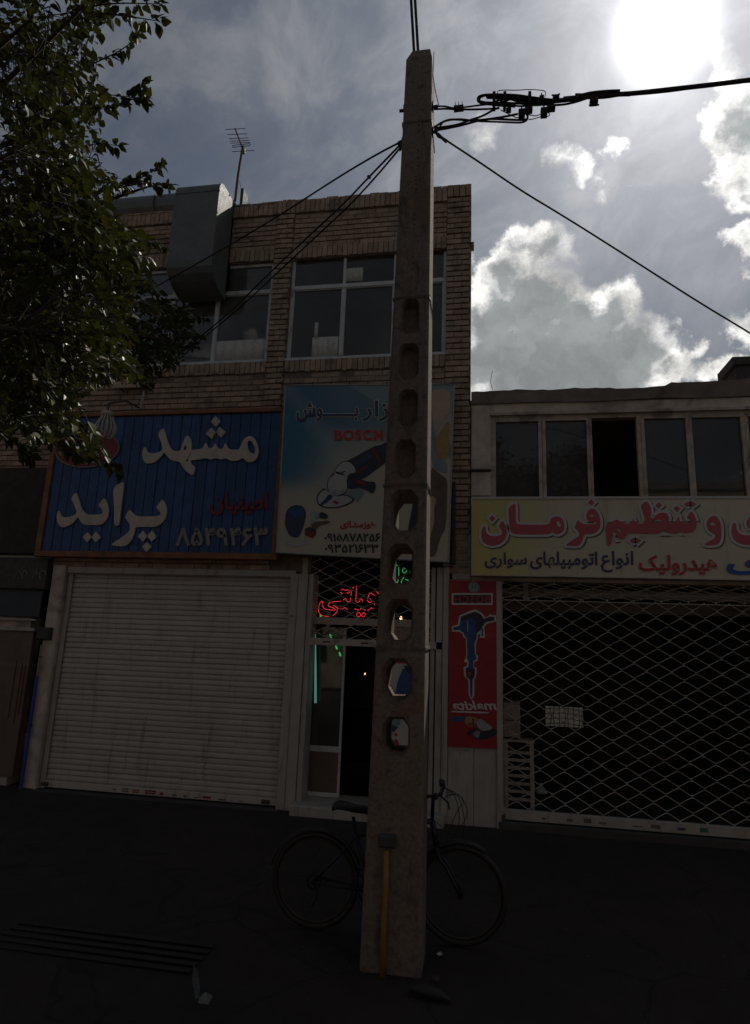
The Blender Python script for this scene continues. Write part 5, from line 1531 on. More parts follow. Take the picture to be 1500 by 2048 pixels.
fb = [(240, 372), (1080, 372), (1080, 612), (240, 612)]
fi = [(275, 405), (1045, 405), (1045, 575), (275, 575)]
shape('brand_frame', [fb, fi], A1[0], A1[1], PQ, .002, M_signhalo, rp, smooth=False)
shape('brand_field', [fi], A1[0], A1[1], PQ, .002, M_posterdark, rp, smooth=False)
text('brand_bosch', 'BOSCH', (880 + 300 / 10.24, 1150 + 425 / 10.24, 880 + 1020 / 10.24, 1150 + 565 / 10.24), PQ - .003, .002, M_brightred, rp, bold=.001, mirror=True, spacing=1.15)
cc = at(880 + 695 / 10.24, 1150 + 245 / 10.24, PQ); rr_ = 11 / FPX * 8
for (k_, mt_, d_) in ((1.0, M_teal, .002), (.72, M_postergrey, .004)):
    m_ = MB().prism([(cc.x + rr_ * k_ * math.cos(t), cc.z + rr_ * k_ * math.sin(t)) for t in [2 * math.pi * j / 24 for j in range(24)]], PQ - d_, PQ)
    m_.build('emblem_disc', mt_, rp)
for sgn in (-1, 1): MB().box(cc.x + sgn * rr_ * .3 - .005, cc.x + sgn * rr_ * .3 + .005, PQ - .006, PQ - .0042, cc.z - rr_ * .5, cc.z + rr_ * .5).build('emblem_bar', M_posterblue, rp)
MB().box(cc.x - rr_ * .3, cc.x + rr_ * .3, PQ - .006, PQ - .0042, cc.z - .004, cc.z + .004).build('emblem_bar', M_posterblue, rp)
text('brand_makita', 'makita', (880 + 262 / 10.78, 1330 + 775 / 10.78, 880 + 1190 / 10.78, 1330 + 965 / 10.78), PQ, .002, M_signhalo, rp, bold=.004, mirror=True, slant=-.06)
pr('brand_underline', [(245, 985), (1050, 1012), (1050, 1030), (940, 1045), (245, 1018)], M_signhalo, B1, Y=PQ, parent=rp, sm=False)
for nm, l, mt_, d_ in (('grinder_handle', [(225, 1150), (320, 1105), (540, 1100), (545, 1200), (480, 1235), (420, 1200), (340, 1240)], M_posterblue, 0), ('grinder_motor', [(520, 1190), (570, 1110), (680, 1115), (800, 1150), (850, 1160), (760, 1250), (730, 1340), (560, 1290)], M_posteror, .002),
                       ('grinder_band', [(690, 1150), (740, 1165), (730, 1340), (700, 1320)], M_redpaint, .004), ('grinder_gear', [(770, 1200), (880, 1150), (1020, 1260), (1140, 1340), (1090, 1400), (900, 1420), (800, 1320)], M_postergrey, .002),
                       ('grinder_disc', [(720, 1560), (800, 1620), (960, 1600), (1120, 1560), (1225, 1480), (1230, 1380), (1120, 1380), (900, 1430), (780, 1480)], M_posterdark, .001), ('grinder_guard', [(720, 1470), (800, 1410), (870, 1440), (830, 1580), (790, 1570), (740, 1530)], M_teal, .004),
                       ('side_handle', [(580, 1470), (620, 1410), (780, 1340), (820, 1370), (700, 1450), (650, 1520), (590, 1510)], M_posterdark, .004), ('grinder_slot', [(610, 1250), (690, 1270), (690, 1300), (620, 1285)], M_posterdark, .005)):
    pr(nm, l, mt_, B1, dy=d_, Y=PQ, parent=rp)
hw = empty('handwriting', at(925, 1503, -.021), 'small black handwriting on the pale stone under the red poster', 'writing')
for l in ([(355, 1835), (375, 1850), (390, 1835), (400, 1855), (415, 1838)], [(430, 1845), (440, 1890)], [(450, 1840), (470, 1855), (490, 1838), (510, 1855), (530, 1840), (550, 1852)], [(585, 1820), (590, 1850), (570, 1865)]):
    MB().tube([at(880 + x / 10.78, 1330 + y / 10.78, -.0215) for (x, y) in l], .0028, 4).build('pen_stroke', M_black, hw)

# ------------------------------------------------------------------ roller grille and the garage behind it
gg = empty('roller_grille', ((GA[0] + GA[1]) / 2, .0, .1), 'closed diamond-link roller grille under the cream sign', 'roller grille')
YGg = .0
lattice(GA[0] + .02, GA[1] - .02, .22, Z(1100, 1200, YGg), X(1249, 1400, YGg) - X(1200, 1400, YGg), .182, YGg, .0058, M_rod, gg)
lattice(GA[0] + .02, GA[1] - .02, Z(1100, 1200, YGg) + .01, GZ - .02, .31, .11, YGg + .03, .0055, M_rod, gg)
lattice(GA[0] + .12, GA[1] - .02, Z(1100, 1196, YGg) + .01, GZ - .03, .31, .13, YGg + .10, .0055, M_rod, gg)
MB().bbox(GA[0] + .005, GA[1], YGg - .02, YGg + .03, .10, .215, .006).build('bottom_rail', M_white, gg)
for (sx, w_, mi, h0) in ((1088, 8, 0, .02), (1140, 12, 0, .03), (1175, 14, 0, .045), (1205, 14, 0, .02), (1310, 16, 0, .04), (1362, 14, 4, .03), (1407, 14, 3, .045), (1275, 18, 0, .012)):
    cx = X(sx, 1660, YGg); ww = w_ * .003
    MB().box(cx - ww, cx + ww, YGg - .0225, YGg - .0203, .135, .135 + h0).build('sticker', M_sticker[mi], gg)
MB().box(GA[0] - .03, GA[0] + .012, YGg - .03, YGg + .0, .1, GZ - .01).build('guide_rail', M_white, gg)
MB().box(GA[0] + .02, GA[1], YGg - .004, YGg + .004, Z(1100, 1202, YGg) - .004, Z(1100, 1202, YGg) + .006).build('cross_rod', M_rod, gg)
MB().tube([(GA[0] - .01, .30, Z(1200, 1189, .3)), (GA[1], .30, Z(1200, 1189, .3))], .055, 12).build('roller_tube', M_white, gg, smooth=True)
MB().box(X(1046, 1180, .22), X(1056, 1180, .22), .2, .24, Z(1050, 1199, .22), Z(1050, 1166, .22)).build('tube_bracket', M_white, gg)
MB().bbox(GA[0] - .02, GA[0] + .03, -.055, -.02, .06, .16, .01).build('padlock', M_iron, gg)
MB().box(GA[0], GA[1], .36, .42, Z(1200, 1226, .36), Z(1200, 1206, .36)).build('inner_beam', M_interior2, gg)
cb = empty('garage_notice', at(1128, 1455, .3), 'bright whitish mesh-covered sheet hanging inside the garage behind the grille', 'notice')
a, b = at(1090, 1412, .3), at(1167, 1456, .3)
MB().bbox(a.x, b.x, .3, .32, b.z, a.z, .004).build('sheet', mat('bright_notice', (.8, .76, .66), .7, .1, 12), cb)
for k in range(9):
    xx = a.x + (b.x - a.x) * k / 8
    MB().tube([(xx, 0.292, a.z), (xx + .02 * math.sin(k * 2.1), 0.290, (a.z + b.z) / 2), (xx, 0.292, b.z)], .004, 4).build('mesh_wire', M_iron, cb)
for k in range(4):
    zz = b.z + (a.z - b.z) * (k + .5) / 4
    MB().tube([(a.x, 0.288, zz), ((a.x + b.x) / 2, 0.286, zz + .02), (b.x, 0.288, zz - .01)], .004, 4).build('mesh_wire', M_iron, cb)
pc = empty('pinkish_cabinet', at(1022, 1482, .5), 'pale pinkish metal cabinet just inside the left end of the grille', 'cabinet')
a, b = at(1006, 1404, .5), at(1041, 1476, .5)
MB().bbox(a.x, b.x, .5, .9, b.z, a.z, .01).build('cabinet_body', mat('pale_pink', (.34, .26, .23), .6, .15, 5, dirt=(.2, .15, .13), dirtamt=.4), pc)
MB().box(a.x + .02, b.x - .02, .494, .5, (a.z + b.z) / 2 - .01, (a.z + b.z) / 2).build('door_gap', M_interior, pc)
rk = empty('slatted_rack', at(1035, 1600, .5), 'low metal rack with dark slats inside the left end of the grille', 'rack')
a, b = at(1008, 1483, .5), at(1071, 1600, .5)
for xx in (a.x, b.x - .06): MB().box(xx, xx + .05, .5, .8, .02, a.z).build('post', M_cream, rk)
MB().box(a.x, b.x, .5, .8, a.z, a.z + .03).build('top', M_cream, rk)
for k in range(7):
    zz = .2 + (a.z - .25) * k / 7
    MB().box(a.x + .05, b.x - .06, .51, .53, zz, zz + .035).build('slat', M_cream, rk)
gl_ = at(1082, 1578, .9)
MB().lathe([(0, 0), (.07, .0), (.09, .02), (.05, .06), (.02, .09), (.02, .12)], (gl_.x, .9, gl_.z - .05), 14).build('metal_dish', M_alu, smooth=True)
tag(bpy.data.objects['metal_dish'], 'small shiny dish low inside the garage beside the slatted rack', 'dish')
MB().tube([(gl_.x, .9, 0.02), (gl_.x, .9, gl_.z - .05)], .012, 6).build('dish_stand', M_iron)
tag(bpy.data.objects['dish_stand'], 'thin dark stand under the small dish inside the garage', 'stand')
# ------------------------------------------------------------------ bicycle behind the pole
YK = -3.12
hr, hf = at(630, 1772, YK), at(921, 1778, YK)
RW = .325
zr = RW + .005
xr, xf = hr.x, hf.x
bk = empty('bicycle', ((xr + xf) / 2, YK, 0), 'dark mountain bicycle with mudguards leaning behind the foot of the pole', 'bicycle')


def wheel(cx, name_, brk):
    tor = MB()
    ringp = lambda r_, n_=40, y_=0.0: [(cx + r_ * math.cos(2 * math.pi * k / n_), YK + y_, zr + r_ * math.sin(2 * math.pi * k / n_)) for k in range(n_)]
    w = MB().tube(ringp(RW - .022), .022, 8, closed=True).build('wheel', M_black, bk, smooth=True)
    MB().tube(ringp(RW - .05), .008, 6, closed=True).build('rim', M_iron, w, smooth=True)
    MB().tube([(cx, YK - .045, zr), (cx, YK + .045, zr)], .022, 10).build('hub', M_blackmetal, w)
    for k in range(24):
        a = 2 * math.pi * k / 24; a2 = a + (.5 if k % 2 else -.5)
        MB().tube([(cx + .02 * math.cos(a2), YK + (.02 if k % 2 else -.02), zr + .02 * math.sin(a2)), (cx + (RW - .055) * math.cos(a), YK, zr + (RW - .055) * math.sin(a))], .0013, 3).build('spoke', M_iron, w)
    return w


wheel(xr, 'rear', 0); wheel(xf, 'front', 0)


def arcp(cx, r_, a0, a1, n_=14): return [(cx + r_ * math.cos(R(a0 + (a1 - a0) * k / n_)), YK, zr + r_ * math.sin(R(a0 + (a1 - a0) * k / n_))) for k in range(n_ + 1)]


for (cx, a0, a1) in ((xr, 20, 170), (xf, 60, 160)):
    mb = MB()
    for yy in (0,):
        pts_ = arcp(cx, RW + .028, a0, a1)
        vs = []
        for p in pts_:
            d = Vector((p[0] - cx, 0, p[2] - zr)).normalized()
            vs += [(p[0] - d.x * .008, YK - .03, p[2] - d.z * .008), (p[0], YK - .015, p[2]), (p[0], YK + .015, p[2]), (p[0] - d.x * .008, YK + .03, p[2] - d.z * .008)]
        mb.add(vs, [(i * 4 + j, i * 4 + j + 1, i * 4 + j + 5, i * 4 + j + 4) for i in range(len(pts_) - 1) for j in range(3)])
    mb.build('mudguard', M_black, bk, smooth=True)
bbx, bbz = xr + .42, zr - .03                     # bottom bracket
sdt = at(702, 1612, YK)                           # saddle
stx, stz = at(706, 1648, YK).x, at(706, 1648, YK).z
hd = at(868, 1660, YK)
fork_top = Vector((hd.x, YK, hd.z))
stt = Vector((bbx + (stx - bbx) * .86, YK, bbz + (stz - bbz) * .86))
fr_ = MB()
M_frame = mat('bike_frame', (.022, .02, .035), .35, .15, 8, metal=.3)
ht0, ht1 = fork_top + Vector((.02, 0, -.10)), fork_top + Vector((-.015, 0, .06))
for (a, b, r_) in (((bbx, YK, bbz), tuple(stt), .016), ((bbx, YK, bbz), tuple(ht0), .02), (tuple(stt + Vector((0, 0, -.02))), tuple(ht1), .017), (tuple(ht0), tuple(ht1), .022)):
    fr_.tube([a, b], r_, 8)
for s_ in (-1, 1):
    fr_.tube([(bbx, YK + s_ * .03, bbz), (xr, YK + s_ * .055, zr)], .010, 6)
    fr_.tube([(stt.x, YK + s_ * .02, stt.z - .03), (xr, YK + s_ * .055, zr)], .009, 6)
fr_.build('frame', M_frame, bk, smooth=True)
fk = MB()
for s_ in (-1, 1):
    fk.tube([tuple(ht0 + Vector((0, s_ * .03, .0))), tuple(ht0 + Vector((.03, s_ * .05, -.08))), (xf - .10, YK + s_ * .05, zr + .18), (xf - .03, YK + s_ * .05, zr + .06), (xf, YK + s_ * .05, zr)], [.013, .016, .014, .012, .009], 7)
fk.build('fork', M_frame, bk, smooth=True)
MB().tube([tuple(stt), (stx, YK, stz + .05)], .0125, 8).build('seat_post', M_blackmetal, bk)
sd = MB()
sx_, sz_ = sdt.x, sdt.z
prof_ = [(-.13, .075, .0), (-.11, .085, .012), (-.04, .075, .010), (.03, .035, .0), (.11, .022, -.002), (.135, .010, -.01)]
vs = []
for (dx, w_, dz) in prof_:
    vs += [(sx_ + dx, YK - w_, sz_ + dz - .02), (sx_ + dx, YK - w_ * .6, sz_ + dz + .012), (sx_ + dx, YK + w_ * .6, sz_ + dz + .012), (sx_ + dx, YK + w_, sz_ + dz - .02), (sx_ + dx, YK, sz_ + dz - .045)]
sd.add(vs, [(i * 5 + j, i * 5 + (j + 1) % 5, (i + 1) * 5 + (j + 1) % 5, (i + 1) * 5 + j) for i in range(len(prof_) - 1) for j in range(5)] + [(4, 3, 2, 1, 0), tuple(range(25, 30))])
sd.build('saddle', M_black, bk, smooth=True)
st1 = at(866, 1597, YK)
MB().tube([tuple(ht1), (st1.x + .0, YK, st1.z + .0), (st1.x + .06, YK, st1.z + .04)], .014, 8).build('stem', M_blackmetal, bk, smooth=True)
hbx, hbz = st1.x + .06, st1.z + .04
g1_, g2_ = at(864, 1566, YK - .28), at(908, 1630, YK + .28)
hb = MB().tube([(g1_.x - .03, YK - .27, hbz + .03), (hbx - .01, YK - .16, hbz + .02), (hbx, YK - .05, hbz), (hbx, YK + .05, hbz), (hbx + .01, YK + .16, hbz + .02), (hbx - .0, YK + .27, hbz + .03)], .0115, 8).build('handlebar', M_blackmetal, bk, smooth=True)
for s_ in (-1, 1):
    MB().tube([(hbx - .01 - (.02 if s_ < 0 else 0), YK + s_ * .18, hbz + .022), (hbx - .02, YK + s_ * .28, hbz + .03)], .017, 8).build('grip', M_black, hb, smooth=True)
    MB().tube([(hbx + .01, YK + s_ * .16, hbz + .01), (hbx + .06, YK + s_ * .19, hbz - .02), (hbx + .07, YK + s_ * .27, hbz - .04)], .006, 6).build('brake_lever', M_blackmetal, hb)
for i, (dx, dz, en) in enumerate(((.17, -.05, (ht0.x + .05, ht0.z)), (.20, -.12, (ht0.x + .03, ht0.z - .05)), (.14, -.16, (ht1.x + .02, ht1.z)), (.18, -.20, (ht0.x, ht0.z - .02)))):
    MB().tube(smoothp([Vector((hbx + .03, YK - .12 + .08 * i, hbz)), Vector((hbx + dx * .7, YK - .05, hbz + .02)), Vector((hbx + dx, YK, hbz + dz)), Vector((hbx + dx * .7, YK, hbz + dz * 1.8)), Vector((en[0], YK, en[1]))]), .0028, 5).build('brake_cable', M_black, bk, smooth=True)
cr = MB().tube([(bbx, YK - .06, bbz), (bbx, YK + .06, bbz)], .02, 10).build('crank_axle', M_blackmetal, bk)
MB().tube([(bbx + .085 * math.cos(t), YK - .05, bbz + .085 * math.sin(t)) for t in [2 * math.pi * k / 24 for k in range(24)]], .007, 5, closed=True).build('chainring', M_blackmetal, bk)
for (s_, ang) in ((-1, -35), (1, 145)):
    ex, ez_ = bbx + .17 * math.cos(R(ang)), bbz + .17 * math.sin(R(ang))
    MB().tube([(bbx, YK + s_ * .06, bbz), (ex, YK + s_ * .07, ez_)], .009, 6).build('crank_arm', M_blackmetal, bk)
    MB().bbox(ex - .045, ex + .045, YK + s_ * .12 - .04, YK + s_ * .12 + .04, ez_ - .01, ez_ + .01, .003).build('pedal', M_black, bk)
MB().tube([(xr + .05 * math.cos(t), YK - .045, zr + .05 * math.sin(t)) for t in [2 * math.pi * k / 18 for k in range(18)]], .008, 5, closed=True).build('sprocket', M_blackmetal, bk)
MB().tube([(xr, YK - .048, zr + .05), (bbx, YK - .05, bbz + .085)], .004, 4).tube([(xr + .01, YK - .048, zr - .15), (bbx, YK - .05, bbz - .085)], .004, 4).build('chain', M_iron, bk)
MB().tube([(xr + .01, YK - .05, zr - .02), (xr + .03, YK - .055, zr - .09), (xr - .01, YK - .055, zr - .16)], .010, 6).build('derailleur', M_blackmetal, bk)

# ------------------------------------------------------------------ trees
def leaf_material():
    mt = bpy.data.materials.new('leaf'); mt.use_nodes = True
    t = mt.node_tree; b = t.nodes['Principled BSDF']; n = NB(t)
    geo = n.n('ShaderNodeNewGeometry'); oi = n.n('ShaderNodeObjectInfo')
    r = n.m('FRACT', n.m('ADD', geo.outputs['Random Per Island'], oi.outputs['Random']))
    c = n.mix(r, rgb(.030, .036, .011), rgb(.088, .092, .022))
    c = n.mix(n.ss(r, .95, .99), c, rgb(.075, .055, .018))
    n.put(b.inputs['Base Color'], c)
    n.put(b.inputs['Roughness'], n.ss(n.m('FRACT', n.m('MULTIPLY', r, 7.3)), 0, 1, .42, .78))
    b.inputs['Specular IOR Level'].default_value = .4
    tr = n.n('ShaderNodeBsdfTranslucent'); n.put(tr.inputs[0], n.vm('MULTIPLY', c, (1.1, 1.2, .5)))
    mx = n.n('ShaderNodeMixShader'); mx.inputs[0].default_value = .14
    out = [x for x in t.nodes if x.type == 'OUTPUT_MATERIAL'][0]
    t.links.new(b.outputs[0], mx.inputs[1]); t.links.new(tr.outputs[0], mx.inputs[2]); t.links.new(mx.outputs[0], out.inputs[0])
    return mt


M_leaf = leaf_material()


def leaf_geo(L=.075, wk=.62):
    """ovate leaf lying along +X, folded a little on its midrib and drooping at the tip"""
    w = L * wk / 2
    xs = [0, .18, .42, .70, 1.0]
    ws = [0, .75, 1.0, .62, 0]
    vs = []
    for x, k in zip(xs, ws):
        z = -.16 * L * x * x
        vs.append((x * L, 0, z))
        if 0 < k: vs += [(x * L - .02 * L, w * k, z + .10 * L * k), (x * L - .02 * L, -w * k, z + .10 * L * k)]
    # index: 0 | 1,2,3 | 4,5,6 | 7,8,9 | 10
    fs = [(0, 1, 2), (0, 3, 1), (1, 4, 5, 2), (1, 3, 6, 4), (4, 7, 8, 5), (4, 6, 9, 7), (7, 10, 8), (7, 9, 10)]
    return vs, fs


REG = [(-60, -60), (262, -60), (240, 30), (205, 70), (190, 120), (230, 190), (215, 235), (200, 262), (205, 330), (235, 350), (270, 360), (280, 382), (250, 388), (225, 410), (245, 440), (300, 478),
       (318, 530), (300, 560), (345, 590), (415, 640), (400, 690), (370, 725), (310, 770), (235, 772), (160, 790), (158, 840), (205, 880), (238, 935), (150, 912), (118, 880), (55, 905), (30, 880), (-60, 900)]


def inside(p, poly):
    x, y = p; c = False; n = len(poly)
    for i in range(n):
        a, b = poly[i], poly[(i + 1) % n]
        if (a[1] > y) != (b[1] > y) and x < (b[0] - a[0]) * (y - a[1]) / (b[1] - a[1]) + a[0]: c = not c
    return c


tr_ = random.Random(21)
TB = Vector((-4.55, -5.0, 0))
tree = empty('broadleaf_tree', TB, 'leafy street tree on the left whose branches hang over the blue sign', 'tree')
cro = Vector((-4.35, -4.95, 2.9))
MB().tube([TB - Vector((0, 0, .1)), TB + Vector((.02, .02, 1.2)), TB + Vector((.1, 0, 2.2)), cro], [.17, .14, .13, .12], 12).build('trunk', M_bark, tree, smooth=True)
ENDS = [(60, 40, -6.0), (170, 10, -5.9), (190, 160, -5.2), (150, 110, -4.6), (190, 225, -4.7), (120, 230, -5.6), (200, 330, -4.4), (300, 372, -4.2), (100, 380, -5.5), (230, 470, -4.3),
        (120, 520, -5.6), (290, 560, -3.6), (220, 640, -4.8), (340, 680, -3.0), (150, 740, -5.2), (60, 660, -6.0), (180, 880, -4.9), (80, 840, -5.4), (30, 300, -6.1), (40, 480, -4.2)]
nodes = []
brs = MB()
for (x, y, yy) in ENDS:
    e = at(x, y, yy)
    mid = cro.lerp(e, .5) + Vector((-.1, tr_.uniform(-.2, .2), .45))
    p = smoothp([cro, cro.lerp(mid, .5) + Vector((tr_.uniform(-.1, .1), tr_.uniform(-.1, .1), .15)), mid, mid.lerp(e, .5) + Vector((0, 0, .08)), e], 2)
    n = len(p)
    brs.tube(p, [.035 * (1 - i / n) + .0035 for i in range(n)], 6)
    nodes += p[n // 3:]
# crown is one mass of twigs and leaves; the clearest leaves at its edge are single objects
tw = MB()
leaves = []


def put_twig(c, d, ln, nl, lsz):
    a = c - d * ln * .5; b = c + d * ln * .5
    sag = Vector((0, 0, -.12 * ln))
    pts_ = [a, c - sag * .5, b + sag]
    tw.tube(pts_, [.0028, .0022, .0012], 4)
    side = d.cross(Vector((0, 0, 1))).normalized()
    for k in range(nl):
        t = (k + .5) / nl
        p = pts_[0].lerp(pts_[1], t * 2) if t < .5 else pts_[1].lerp(pts_[2], t * 2 - 1)
        s = 1 if k % 2 else -1
        ld = (d * tr_.uniform(.2, .9) + side * s * tr_.uniform(.3, 1.0) + Vector((0, 0, tr_.uniform(-1.0, .15)))).normalized()
        L = lsz * tr_.uniform(.6, 1.2)
        pet = p + ld * .02
        q = ld.to_track_quat('X', 'Z') @ Euler((tr_.uniform(-.9, .9), tr_.uniform(-.3, .3), 0)).to_quaternion()
        leaves.append((pet, q, L))


tries = 0
while len(leaves) < 10500 and tries < 36000:
    tries += 1
    x = tr_.uniform(-60, 425); y = tr_.uniform(-60, 940)
    if not inside((x, y), REG): continue
    # density over the crown
    if y < 330:
        dens = .42 if x > 150 else .62
        dens *= .35 + .9 * (noise.noise(Vector((x / 60, y / 45, 1.5))) > -.08)
    elif x > 330: dens = .8
    elif x > 250: dens = .9
    else: dens = 1.0
    if x > 130 and y > 800: dens *= .8
    if tr_.random() > dens: continue
    far_ = x > 240 and y > 540
    Y_ = tr_.uniform(-3.2, -1.6) if far_ else tr_.uniform(-5.9, -4.0) + .0
    c = at(x, y, Y_)
    near = min(nodes, key=lambda q_: (q_ - c).length)
    d = (c - near)
    if d.length < .05: continue
    if d.length > .7 and not far_: continue
    d = (d.normalized() + Vector((.5, tr_.uniform(-.5, .5), tr_.uniform(-.35, .25)))).normalized()
    ln = tr_.uniform(.18, .34)
    if not inside(proj(c + d * ln * .5 - Vector((0, 0, .12 * ln))), REG): continue
    if not inside(proj(near), REG) and not far_: continue
    if d.dot(d) and (c - near).length < .5: tw.tube([near, near.lerp(c, .5) + Vector((0, tr_.uniform(-.04, .04), .04)), c - d * ln * .5], [.0035, .003, .0025], 4)
    put_twig(c, d, ln, tr_.randint(8, 13), .064 if not far_ else .08)
main_leaves = leaves
SPRIGS = [([(120, 30), (210, 5), (320, 8)], -5.6), ([(150, 20), (240, 30), (318, 42)], -5.6), ([(90, 175), (180, 130), (255, 95), (280, 62)], -5.2), ([(60, 200), (150, 185), (230, 190), (292, 198)], -5.0), ([(100, 240), (180, 215), (250, 212), (288, 170)], -5.0),
          ([(60, 330), (130, 300), (200, 285), (236, 292)], -4.6), ([(170, 385), (240, 378), (290, 352), (322, 328)], -4.4), ([(180, 390), (250, 372), (300, 365), (338, 372)], -4.4),
          ([(100, 480), (200, 470), (290, 480), (326, 498)], -4.6), ([(90, 560), (180, 560), (250, 590)], -4.9), ([(170, 640), (270, 620), (360, 610), (412, 640)], -2.8), ([(170, 700), (270, 690), (350, 700), (395, 690)], -2.6), ([(150, 740), (230, 745), (300, 775)], -2.8),
          ([(40, 820), (110, 860), (170, 900), (236, 938)], -5.0), ([(30, 840), (90, 880), (150, 905)], -5.2), ([(0, 860), (40, 890), (56, 910)], -5.4), ([(60, 790), (120, 830), (180, 860)], -5.1)]
leaves = []
for (l_, yy) in SPRIGS:
    P_ = smoothp([at(x, y, yy + .06 * i) for i, (x, y) in enumerate(l_)], 2)
    n = len(P_)
    near = min(nodes, key=lambda q_: (q_ - P_[0]).length)
    if (near - P_[0]).length < .35: tw.tube(smoothp([near, near.lerp(P_[0], .5) + Vector((0, 0, .03)), P_[0], P_[1]], 2), .005, 5)
    tw.tube(P_, [.005 * (1 - i / n) + .0014 for i in range(n)], 5)
    for i in range(2, n):
        for k in range(4 if i > n * .35 else 3):
            p = P_[i - 1].lerp(P_[i], tr_.random())
            d = (P_[i] - P_[i - 1]).normalized()
            sd_ = d.cross(Vector((0, 0, 1))).normalized() * tr_.choice((-1, 1))
            ld = (d * tr_.uniform(.1, 1.0) + sd_ * tr_.uniform(.1, .8) + Vector((0, 0, tr_.uniform(-1.1, .5)))).normalized()
            L = (.075 if yy > -4 else .068) * tr_.uniform(.7, 1.2)
            q = ld.to_track_quat('X', 'Z') @ Euler((tr_.uniform(-1.1, 1.1), tr_.uniform(-.3, .3), 0)).to_quaternion()
            leaves.append((p + ld * .015, q, L))
sprig_leaves = leaves
leaves = main_leaves
keep = list(sprig_leaves)
for (p, q, L) in leaves:
    tip = p + q @ Vector((L, 0, 0))
    u, v = proj(tip)
    if inside((u, v), [(a + (10 if a > 0 else 0), b) for a, b in REG]): keep.append((p, q, L))
leaves = keep
brs.add(tw.v, tw.f)
lm = MB()
edge = [l for l in leaves if l[0].y < -3.2]
tr_.shuffle(edge)


def edgekey(l):
    u, v = proj(l[0])
    if not (0 < u < 450 and 0 < v < 950): return 9e9
    return -u + tr_.uniform(-140, 140) + (l[0] - CAM).length * 40


edge.sort(key=edgekey)
single = edge[:295]
ids = set(id(l) for l in single)
for l in leaves:
    if id(l) in ids: continue
    vs, fs = leaf_geo(l[2], tr_.uniform(.5, .72))
    lm.add([l[0] + l[1] @ Vector(v) for v in vs], fs)
cb0 = len(brs.v)
brs.build('branches', M_bark, tree, smooth=False, fixn=False)['kind'] = 'stuff'
crown = lm.build('crown', M_leaf, tree, fixn=False)
crown['kind'] = 'stuff'
lvar = []
for k in range(4):
    vs, fs = leaf_geo(1.0, .52 + .06 * k)
    lvar.append(MB().add(vs, fs).mesh('leaf', M_leaf, fixn=False))
for i, (p, q, L) in enumerate(single):
    o = link('leaf', lvar[i % 4], crown, world=True)
    o.location = p; o.rotation_mode = 'QUATERNION'; o.rotation_quaternion = q; o.scale = (L, L, L)

# street trees across the road that show in the panes, and one added behind the viewpoint to shade the pavement
tv = random.Random(5)


def big_tree(loc, h, rad, label, seed, nleaf=8000, tz=.42):
    r_ = random.Random(seed)
    t = empty('broadleaf_tree', loc, label, 'tree', 'street trees along the road')
    L0 = Vector(loc)
    tk = MB().tube([L0, L0 + Vector((.05, 0, h * .25)), L0 + Vector((.0, .1, h * .5)), L0 + Vector((.1, 0, h * .8))], [.18, .14, .10, .03], 10)
    cl = []
    for k in range(34):
        a = r_.uniform(0, 2 * math.pi); zz = r_.uniform(tz, 1.0); rr2 = rad * math.sqrt(max(.05, 1 - ((zz - .66) / .42) ** 2)) * r_.uniform(.35, 1.0)
        c = L0 + Vector((rr2 * math.cos(a), rr2 * math.sin(a), h * zz))
        cl.append((c, r_.uniform(.4, .8)))
        tk.tube([L0 + Vector((0, 0, h * .38)), L0.lerp(c, .6) + Vector((0, 0, h * .15)), c], [.05, .03, .01], 5)
    tk.build('trunk', M_bark, t, smooth=True)
    lb_ = MB()
    for k in range(nleaf):
        c, s = cl[r_.randrange(len(cl))]
        p = c + Vector((r_.gauss(0, s * .5), r_.gauss(0, s * .5), r_.gauss(0, s * .42)))
        vs, fs = leaf_geo(r_.uniform(.10, .17), .7)
        q = Euler((r_.uniform(-1, 1), r_.uniform(-1, 1), r_.uniform(0, 6.28))).to_quaternion()
        lb_.add([p + q @ Vector(v) for v in vs], fs)
    c_ = lb_.build('crown', M_leaf, t, fixn=False); c_['kind'] = 'stuff'
    return t


big_tree((2.2, -11.4, 0), 8.0, 2.3, 'street tree across from the low building, its crown mirrored in the two left panes', 11)
big_tree((-1.3, -10.9, 0), 8.6, 3.1, 'broad unseen tree added behind the viewpoint to shade the pavement', 12, nleaf=12000, tz=.38)  # out of view, crown set low and dense to darken pavement and lower fronts
big_tree((-8.2, -11.6, 0), 7.8, 2.8, 'street tree further left along the road', 13)

for i, (xa, xb, hh, mt_, lab) in enumerate(((-22, -10.2, 9.4, M_brick, 'brown brick building across the road to the left'), (-10, 1.5, 7.2, M_plaster, 'low plastered building straight across the road'), (1.8, 13, 10.2, M_brick, 'taller brick building across the road to the right'), (13.4, 26, 8.4, M_plaster, 'plastered building at the far right across the road'))):
    ob = empty('opposite_building', ((xa + xb) / 2, -24, 0), lab, 'building', 'buildings across the road')
    MB().box(xa, xb, -32, -24, -.1, hh).build('wall', mt_, ob)
    MB().box(xa - .1, xb + .1, -32.1, -23.85, hh, hh + .3).build('parapet', M_capstone, ob)
    nw = int((xb - xa) / 2.6)
    for fl_ in range(int(hh / 3.2)):
        for k in range(nw):
            xw = xa + .7 + k * (xb - xa - .6) / nw
            f_ = MB().box(xw, xw + 1.5, -24.04, -23.99, 1.0 + fl_ * 3.1, 2.5 + fl_ * 3.1).build('window', M_alu, ob)
            MB().box(xw + .06, xw + 1.44, -23.985, -23.975, 1.06 + fl_ * 3.1, 2.44 + fl_ * 3.1).build('pane', M_posterdark, f_)

